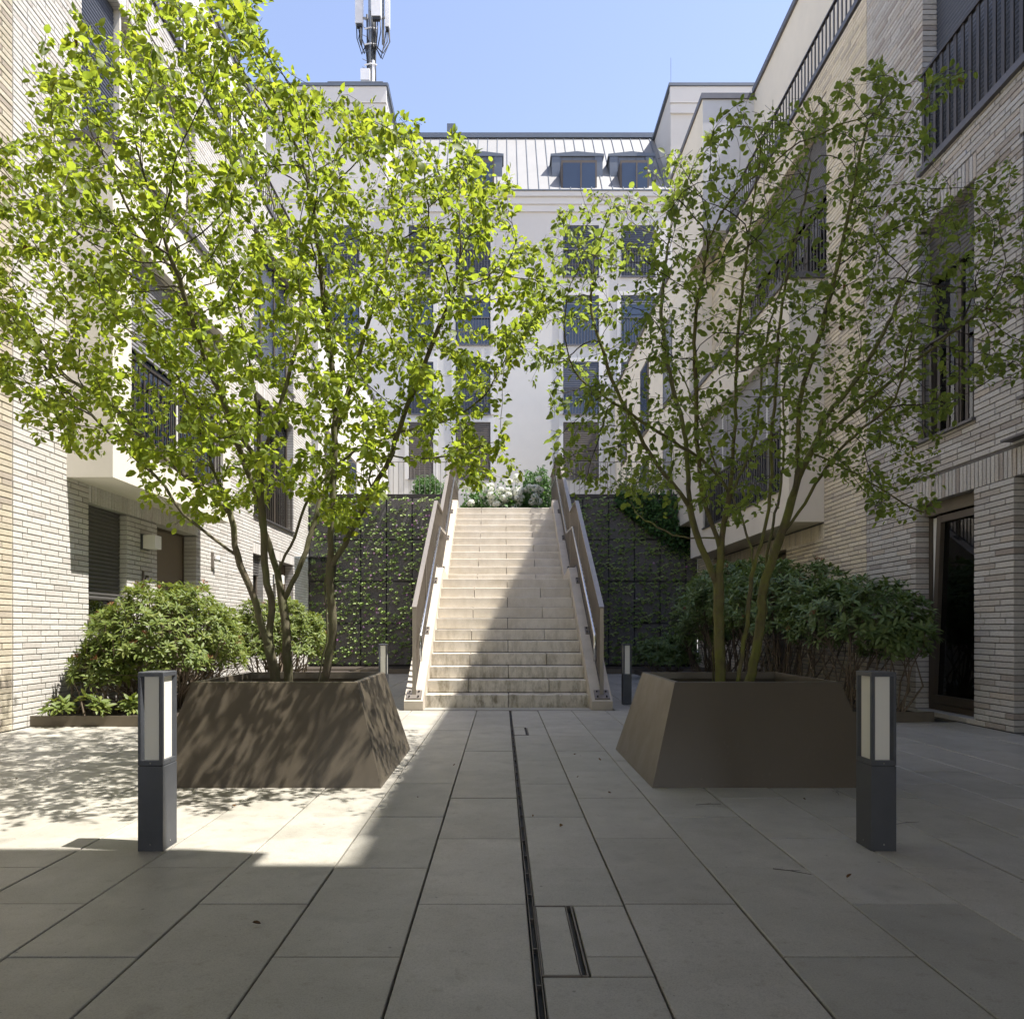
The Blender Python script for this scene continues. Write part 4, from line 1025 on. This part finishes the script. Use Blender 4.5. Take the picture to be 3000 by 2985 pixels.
LS = [
 ([(815, 2030), (800, 1940), (780, 1880), (765, 1820), (744, 1748), (692, 1624), (684, 1518), (655, 1450), (620, 1358), (560, 1200), (500, 1050)], 5.25, 4.75, None),
 ([(780, 1880), (792, 1842), (799, 1768), (779, 1690), (768, 1534), (761, 1378), (757, 1310), (752, 1180), (720, 1000), (690, 850)], 5.27, 5.2, 1),
 ([(848, 2030), (845, 1930), (838, 1846), (826, 1741), (807, 1655), (779, 1573), (748, 1436), (701, 1323), (660, 1200), (600, 1010), (520, 820)], 5.45, 5.75, None),
 ([(807, 1655), (865, 1573), (904, 1452), (967, 1382), (1025, 1335), (1088, 1300), (1200, 1255), (1330, 1230), (1420, 1160)], 5.46, 5.35, 1),
 ([(838, 1745), (885, 1651), (928, 1507), (963, 1397), (985, 1250), (1040, 1080), (1090, 900), (1150, 700)], 5.47, 6.1, 1),
 ([(943, 2030), (974, 1877), (974, 1787), (965, 1709), (967, 1643), (974, 1495), (978, 1339), (985, 1180), (960, 950), (930, 700), (900, 520)], 5.25, 5.1, None),
 ([(967, 1643), (1021, 1573), (1080, 1452), (1119, 1390), (1154, 1300), (1210, 1150), (1270, 1000), (1330, 850)], 5.2, 4.9, 1),
 ([(928, 2030), (945, 1930), (959, 1877), (957, 1768), (947, 1721), (955, 1690)], 5.38, 5.32, None),
 ([(761, 1378), (692, 1260), (640, 1150), (583, 1010), (540, 860), (480, 700)], 5.23, 4.5, 1),
 ([(761, 1378), (810, 1230), (858, 1068), (890, 900), (850, 720)], 5.23, 5.6, 1),
 ([(692, 1624), (600, 1560), (520, 1490), (470, 1400), (380, 1330), (300, 1240), (200, 1150)], 5.1, 4.7, 1),
 ([(684, 1518), (600, 1430), (500, 1360), (430, 1290), (330, 1190), (180, 1100)], 5.0, 5.4, 1),
 ([(1080, 1452), (1078, 1400), (1110, 1330), (1240, 1350), (1330, 1330), (1400, 1310)], 5.1, 5.1, 1),
]
LP = [(-150,700),(-100,430),(0,420),(90,330),(120,150),(200,50),(310,60),(420,-100),(770,-100),(810,120),(825,240),(1000,290),(1120,320),(1200,350),(1380,420),(1490,480),(1500,600),(1545,640),(1590,720),(1640,850),(1600,1000),(1530,1110),(1450,1170),(1330,1200),(1400,1290),(1500,1340),(1560,1370),(1450,1410),(1380,1490),(1330,1400),(1200,1340),(1100,1360),(1130,1480),(1080,1560),(1000,1560),(900,1480),(780,1470),(600,1560),(520,1540),(430,1470),(380,1340),(300,1350),(100,1310),(30,1180),(-150,1000)]
tree('multi_stem_tree', 'bright sunlit multi-stem tree with dense yellow-green leaves in the dappled planter', (PLX, PY, .5), LS, LP, 5.2, .85, 3900, ((-1.75, 5.25, 3.75), (2.6, 2.1, 2.75)), .029, 'leaf_sunny', 'bark_brown', 32000, .044, 5)
RSs = [
 ([(2112, 2030), (2107, 1858), (2104, 1739), (2110, 1650), (2112, 1598), (2125, 1510), (2142, 1430), (2150, 1300), (2156, 1156), (2161, 1000), (2180, 800), (2200, 620)], 5.25, 5.0, None),
 ([(2104, 1739), (2062, 1624), (2030, 1530), (2018, 1473), (1920, 1358), (1856, 1242), (1805, 1146), (1754, 992), (1728, 896), (1740, 780)], 5.25, 5.15, 1),
 ([(2018, 1473), (2012, 1300), (1985, 1180), (1956, 1069), (1933, 896), (1960, 700)], 5.24, 5.9, 1),
 ([(2112, 1598), (2080, 1520), (2052, 1442), (2045, 1300), (2036, 1156), (2030, 950), (2080, 700)], 5.24, 4.6, 1),
 ([(2142, 1430), (2080, 1360), (2000, 1310), (1900, 1250), (1800, 1180), (1700, 1110)], 5.2, 4.7, 1),
 ([(2142, 1430), (2200, 1330), (2225, 1200), (2240, 1000), (2300, 800)], 5.2, 5.8, 1),
 ([(2161, 2030), (2175, 1900), (2192, 1806), (2208, 1650), (2234, 1572), (2260, 1468), (2258, 1312), (2276, 1104), (2280, 950), (2330, 700), (2380, 480)], 5.15, 5.3, None),
 ([(2208, 1650), (2190, 1560), (2156, 1470), (2110, 1400), (2060, 1250), (1990, 1080)], 5.2, 6.0, 1),
 ([(2187, 2030), (2229, 1843), (2232, 1728), (2281, 1583), (2322, 1468), (2343, 1333), (2338, 1156), (2395, 1016), (2450, 800), (2500, 560), (2540, 350)], 5.4, 5.0, None),
 ([(2322, 1468), (2360, 1340), (2406, 1286), (2520, 1192), (2676, 1062), (2760, 1000), (2850, 930)], 5.4, 4.9, 1),
 ([(2343, 1333), (2420, 1210), (2500, 1130), (2600, 960), (2660, 800)], 5.4, 5.7, 1),
 ([(2090, 2030), (2088, 1930), (2098, 1860), (2104, 1790)], 5.36, 5.28, None),
 ([(2229, 1800), (2244, 1650), (2258, 1560), (2285, 1450), (2300, 1300), (2290, 1150), (2330, 980)], 5.36, 6.1, 1),
 ([(2281, 1583), (2360, 1470), (2420, 1370), (2500, 1270), (2600, 1200)], 5.38, 4.6, 1),
 ([(2343, 1333), (2430, 1350), (2530, 1400), (2620, 1460), (2700, 1500)], 5.4, 5.0, 1),
 ([(2104, 1570), (2000, 1580), (1900, 1530), (1860, 1500)], 5.2, 5.9, 1),
]
RP = [(1560,720),(1650,600),(1680,520),(1830,560),(1880,470),(2000,480),(2060,350),(2180,340),(2220,250),(2300,260),(2330,320),(2450,260),(2530,160),(2600,160),(2650,280),(2830,180),(2860,220),(2750,330),(2750,430),(2700,520),(2800,600),(2960,460),(3050,600),(3150,900),(3100,1150),(2900,1130),(2700,1200),(2850,1250),(2760,1300),(2730,1530),(2560,1540),(2500,1400),(2300,1400),(2200,1560),(2100,1560),(2060,1500),(1900,1480),(1700,1440),(1620,1420),(1600,1300),(1560,1150),(1500,1000)]
tree('multi_stem_tree', 'shaded multi-stem tree with sparse green leaves and mossy green stems', (PRX, PY, .5), RSs, RP, 5.25, .75, 2600, ((1.95, 5.25, 3.55), (2.7, 2.0, 2.7)), .027, 'leaf_shade', 'bark_moss', 12000, .043, 9)

# ================================================================== RHODODENDRONS
LT_R = leaf_template(.34, .12, .28)
def shrub(name, label, cat, ells, nros, leafmat, lsize, seed, stems=60, base=None, blooms=0, low=.35, nobj=200, group=None, zmin=.12):
    r = np.random.default_rng(seed)
    c0 = np.array(ells[0][0]); t = thing(name, (float(c0[0]), float(c0[1]), .08 if base is None else base), label, cat, group)
    P = []; D = []
    areas = np.array([e[1][0]*e[1][1]+e[1][1]*e[1][2]+e[1][0]*e[1][2] for e in ells]); areas /= areas.sum()
    while len(P) < nros:
        k = r.choice(len(ells), p=areas); c, rad = np.array(ells[k][0]), np.array(ells[k][1])
        v = r.normal(size=3); v /= np.linalg.norm(v)
        if v[2] < -low: continue
        s = 1.08-abs(r.normal(0, .2)); s *= 1+.10*math.sin(v[0]*7+v[1]*5+seed)*math.sin(v[2]*6+2*k)
        p = c+rad*v*s
        if p[2] < zmin: continue
        if any((((p-np.array(e[0]))/np.array(e[1]))**2).sum() < .55 for j, e in enumerate(ells) if j != k): continue
        if p[0] > XR-.06 or p[0] < XL+.05: continue
        P.append(p); nn = v/rad; D.append(nn/np.linalg.norm(nn)*.7+np.array([0, 0, .75]))
    P = np.array(P); D = np.array(D); D /= np.linalg.norm(D, axis=1, keepdims=True)
    LPs, LD, LN, LSz = [], [], [], []
    for p, a in zip(P, D):
        m_ = r.integers(8, 13); ref = np.cross(a, [.3, .9, .1]); ref /= np.linalg.norm(ref); ref2 = np.cross(a, ref); ph = r.random()*6
        for q in range(m_):
            an = ph+q*2.4; el = r.normal(.28, .3) if q < m_*.6 else r.normal(.75, .25)
            rd = ref*math.cos(an)+ref2*math.sin(an); d = rd*math.cos(el)+a*math.sin(el)
            LPs.append(p+d*.012-a*.02*r.random()); LD.append(d); LN.append(a*math.cos(el)-rd*math.sin(el)+r.normal(0, .15, 3)); LSz.append(lsize*r.uniform(.7, 1.2))
    LPs, LD, LN, LSz = map(np.array, (LPs, LD, LN, LSz)); Fm = frames(LD, LN)
    dist = LPs[:, 1]; o = np.argsort(dist); near, far = o[:nobj], o[nobj:]
    leaf_objects(LT_R, 'leaf', leafmat, t, LPs[near], Fm[near], LSz[near])
    V, Fc, rv = scatter(LT_R, LPs[far], Fm[far], LSz[far]); link('foliage', arr_mesh('foliage', V, Fc, rv, True), leafmat, t, kind='stuff')
    if stems:
        mb = MB(); mb2 = MB()
        zb = .05 if base is None else base
        for i in r.choice(len(P), min(stems, len(P)), replace=False):
            p = P[i]; k = int(np.argmin([(((p-np.array(e[0]))/np.array(e[1]))**2).sum() for e in ells])); c = np.array(ells[k][0])
            b0 = np.array([c[0]+(p[0]-c[0])*.25+r.normal(0, .12), c[1]+(p[1]-c[1])*.35+r.normal(0, .15), zb])
            m1 = b0*.6+p*.4+np.array([r.normal(0, .06), r.normal(0, .06), -.05]); m2 = b0*.25+p*.75+np.array([r.normal(0, .05), r.normal(0, .05), -.06])
            mb.tube([b0, m1, m2, p], [.013, .010, .007, .003], 5, cap=False)
            for q in range(3):
                j = int(np.argmin(np.linalg.norm(P-(m2+r.normal(0, .22, 3)), axis=1))); e_ = P[j]; mid = (m2+e_)/2+r.normal(0, .03, 3)
                mb2.tube([m2, mid, e_], [.005, .004, .0025], 3, cap=False)
        mb.build('stem_thicket', 'stem_brown', t, smooth=True, kind='stuff'); mb2.build('twig_thicket', 'stem_brown', t, smooth=True, kind='stuff')
    if blooms:
        idx = r.choice(len(P), blooms, replace=False)
        for i in idx:
            mb = MB(); p = P[i]+D[i]*.03
            for q in range(12):
                v = D[i]+r.normal(0, .55, 3); v /= np.linalg.norm(v); mb.tube([p, p+v*.035, p+v*.06+np.array([0, 0, -.008])], [.0022, .0018, .004], 3, cap=False)
            mb.build('faded_bloom', 'rhodo_bloom', t)
    return t
shrub('rhododendron', 'large sunlit light-green rhododendron by the house number on the white wall', 'shrub', [((-4.1, 8.95, .80), (.74, 1.2, .74)), ((-4.4, 8.15, .55), (.38, .5, .40))], 1150, 'rhodo_bright', .082, 21, stems=150, blooms=30, low=.35, nobj=300)
shrub('rhododendron', 'rounded sunlit rhododendron beyond the big one, at the foot of the flowering wall', 'shrub', [((-3.75, 12.0, .80), (.80, .9, .68))], 800, 'rhodo_bright', .085, 22, stems=60, blooms=14, nobj=120)
shrub('rhododendron', 'long dark-green rhododendron hedge on bare brown stems along the shaded wall', 'hedge',
      [((4.22, 8.75, 1.14), (.62, 1.0, .46)), ((4.45, 8.1, 1.0), (.35, .5, .42)), ((4.05, 10.1, 1.34), (.80, 1.1, .60)), ((3.95, 11.7, 1.50), (.85, 1.2, .62)), ((4.0, 13.2, 1.25), (.80, .9, .72))], 2000, 'rhodo_dark', .10, 23, stems=150, blooms=44, low=.62, nobj=300)
shrub('rhododendron', 'low dark rhododendron at the foot of the shaded green wall', 'shrub', [((3.35, 14.6, .42), (.62, .55, .42))], 330, 'rhodo_dark', .10, 24, stems=20, low=.2, nobj=100)
# small plants at the corner of the sunny bed
for (xx, yy, s, sd, lb) in ((-4.62, 7.50, .19, 31, 'small broad-leaved plant in the bed corner against the white brick wall'), (-4.30, 7.48, .21, 32, 'middle of three small broad-leaved plants drooping over the bed edging'), (-3.95, 7.62, .14, 33, 'smallest broad-leaved plant behind the metal bed edging, away from the wall')):
    shrub('young_plant', lb, 'plant', [((xx, yy, .16), (s*.6, s*.5, s*.75))], 7, 'rhodo_bright', .11, sd, stems=0, low=.1, nobj=80, group='small plants on the sunny bed edge', base=.08)

# ================================================================== IVY, HYDRANGEAS, TERRACE PLANTS
def leaf_mass(name, label, cat, pts_fn, n, mat, size, seed, width=.8, base=(0, 0, 0), nobj=0):
    r = np.random.default_rng(seed); t = thing(name, base, label, cat)
    P = pts_fn(r, n); d = r.normal(size=(len(P), 3)); d[:, 1] -= .5; d[:, 2] -= .45; nr = r.normal(0, .5, (len(P), 3))+np.array([0, -.7, .6])
    sz = r.uniform(size*.65, size*1.25, len(P)); tm = leaf_template(width, .15, .2); Fm = frames(d, nr)
    o = np.argsort(P[:, 1]); a, b = o[:nobj], o[nobj:]
    if nobj: leaf_objects(tm, 'leaf', mat, t, P[a], Fm[a], sz[a])
    V, Fc, rv = scatter(tm, P[b], Fm[b], sz[b]); link('foliage', arr_mesh('foliage', V, Fc, rv, True), mat, t, kind='stuff'); return t
def ivy_pts(r, n):
    x = r.uniform(2.9, 4.95, n*2); drop = np.where(x < 3.5, .35+.9*(x-2.9), .9+.75*np.clip((x-3.5)/.9, 0, 1))*r.uniform(.82, 1.0, n*2)
    z = ZT+.12-drop*r.random(n*2)**.8; y = YW-.09-np.abs(r.normal(0, .13, n*2))*np.sin(np.clip((ZT+.2-z)/1.7, .1, 1)*2.6); return np.stack([x, y, z], 1)[:n]
leaf_mass('hanging_ivy', 'dense dark ivy hanging over the top corner of the shaded green wall', 'ivy', ivy_pts, 2600, 'ivy', .075, 41, base=(3.9, YW-.1, ZT), nobj=150)
def hyd(xc, yc, zc, label, seed, nh, w=.5):
    r = random.Random(seed); t = thing('hydrangea', (xc, yc, 3.7), label, 'hydrangea')
    q = np.random.default_rng(seed)
    P = q.normal(size=(700, 3))*np.array([w*.55, .22, .24])+np.array([xc, yc, zc-.22]); P = P[P[:, 2] > 3.72]
    d = q.normal(size=(len(P), 3)); d[:, 2] -= .2; nr = q.normal(0, .5, (len(P), 3))+np.array([.1, -.4, .8])
    V, Fc, rv = scatter(leaf_template(.7, .1, .25), P, frames(d, nr), q.uniform(.07, .13, len(P))); link('foliage', arr_mesh('foliage', V, Fc, rv, True), 'hydrangea_leaf', t, kind='stuff')
    mb = MB()
    for i in range(nh):
        hx, hy, hz = xc+r.uniform(-w, w), yc-.18-r.random()*.22, zc+r.gauss(0, .17); rad = r.uniform(.085, .12); m_ = MB()
        for k in range(150):
            v = Vector((r.gauss(0, 1), r.gauss(0, 1), r.gauss(0, 1))).normalized(); v.z *= .85; p = v*rad*r.uniform(.88, 1.04); a = v.orthogonal().normalized(); a.rotate(Quaternion(v, r.random()*6)); b = v.cross(a); s_ = r.uniform(.016, .024)
            m_.add([p-a*s_, p-b*s_-v*.004, p+a*s_, p+b*s_-v*.004], [(0, 1, 2, 3)], r.random())
        m_.build('flower_head', 'petal_white', t, loc=(hx, hy, hz))
        mb.tube([(xc+(hx-xc)*.5, hy+.1, 3.68), (hx, hy, hz)], .006, 4)
    mb.build('flower_stalk', 'hydrangea_leaf', t)
hyd(-.62, 19.15, 4.52, 'hydrangea with a few white flower heads behind the sunlit stair railing', 51, 12, .35)
hyd(.10, 19.05, 4.50, 'hydrangea with the densest white flower heads, centred above the top step', 52, 30, .42)
hyd(.72, 19.2, 4.62, 'hydrangea with white flower heads below the feathery green shrub', 53, 16, .38)
def blob(c, rad):
    def f(r, n):
        v = r.normal(size=(n, 3)); v /= np.linalg.norm(v, axis=1, keepdims=True); return np.array(c)+np.array(rad)*v*(r.random((n, 1))**.35)*(1+.15*np.sin(v[:, :1]*9))
    return f
leaf_mass('terrace_shrub', 'feathery light-green shrub above the hydrangeas beside the stair railing', 'shrub', blob((1.02, 20.0, 4.75), (.55, .35, .75)), 3200, 'hydrangea_leaf', .11, 61, .28, (1.02, 20, 3.7), 60)
leaf_mass('terrace_shrub', 'feathery light-green shrub behind the terrace railing on the flowering wall', 'shrub', blob((-2.0, 19.6, 4.75), (.5, .35, .45)), 2200, 'hydrangea_leaf', .11, 62, .28, (-2, 19.6, 3.7), 60)
leaf_mass('terrace_shrub', 'dark dense shrub behind the terrace railing above the ivy', 'shrub', blob((3.9, 19.6, 4.85), (1.0, .5, .75)), 1700, 'rhodo_dark', .09, 63, .45, (3.9, 19.6, 3.7), 60)

# ================================================================== LITTER ON THE PAVING
lm = arr_mesh('fallen_leaf', leaf_template(.6, .5, -.35)[0], leaf_template(.6, .5, -.35)[1], smooth=True); lm.materials.append(M['leaf_dead'])
for px, py in ((1328, 2245), (1225, 2338), (680, 2362), (1680, 2212), (1700, 2217), (1760, 2230), (1690, 2280), (1790, 2325), (45, 2286), (600, 2160), (1640, 2425), (2480, 2575), (1560, 2395), (765, 2710), (2360, 2345)):
    d = F*EYE/(py-VY); p = at(px, py, d); o = link('fallen_leaf', lm, None, None, loc=(p.x, p.y, .006), rot=(rng.gauss(0, .2), rng.gauss(0, .2), rng.uniform(0, 6)), scale=rng.uniform(.014, .03))
    tag(o, 'small curled brown leaf lying on the paving', 'fallen leaf', 'fallen leaves on the paving')
for px, py, a in ((2320, 2555, -.5), (2660, 2412, .3), (2075, 2358, .1), (2455, 2322, 1.2)):
    d = F*EYE/(py-VY); p = at(px, py, d); b = MB(); L = .075
    b.tube([(-L, 0, .003), (-.01, .006, .004), (L, 0, .003)], [.0014, .0012, .0008], 4); b.tube([(-.01, .006, .004), (.03, .03, .003)], [.001, .0006], 4)
    tag(b.build('fallen_twig', 'twig', None, loc=(p.x, p.y, .001), rot=(0, 0, a)), 'thin dark twig lying on the shaded paving', 'twig', 'fallen twigs on the paving')
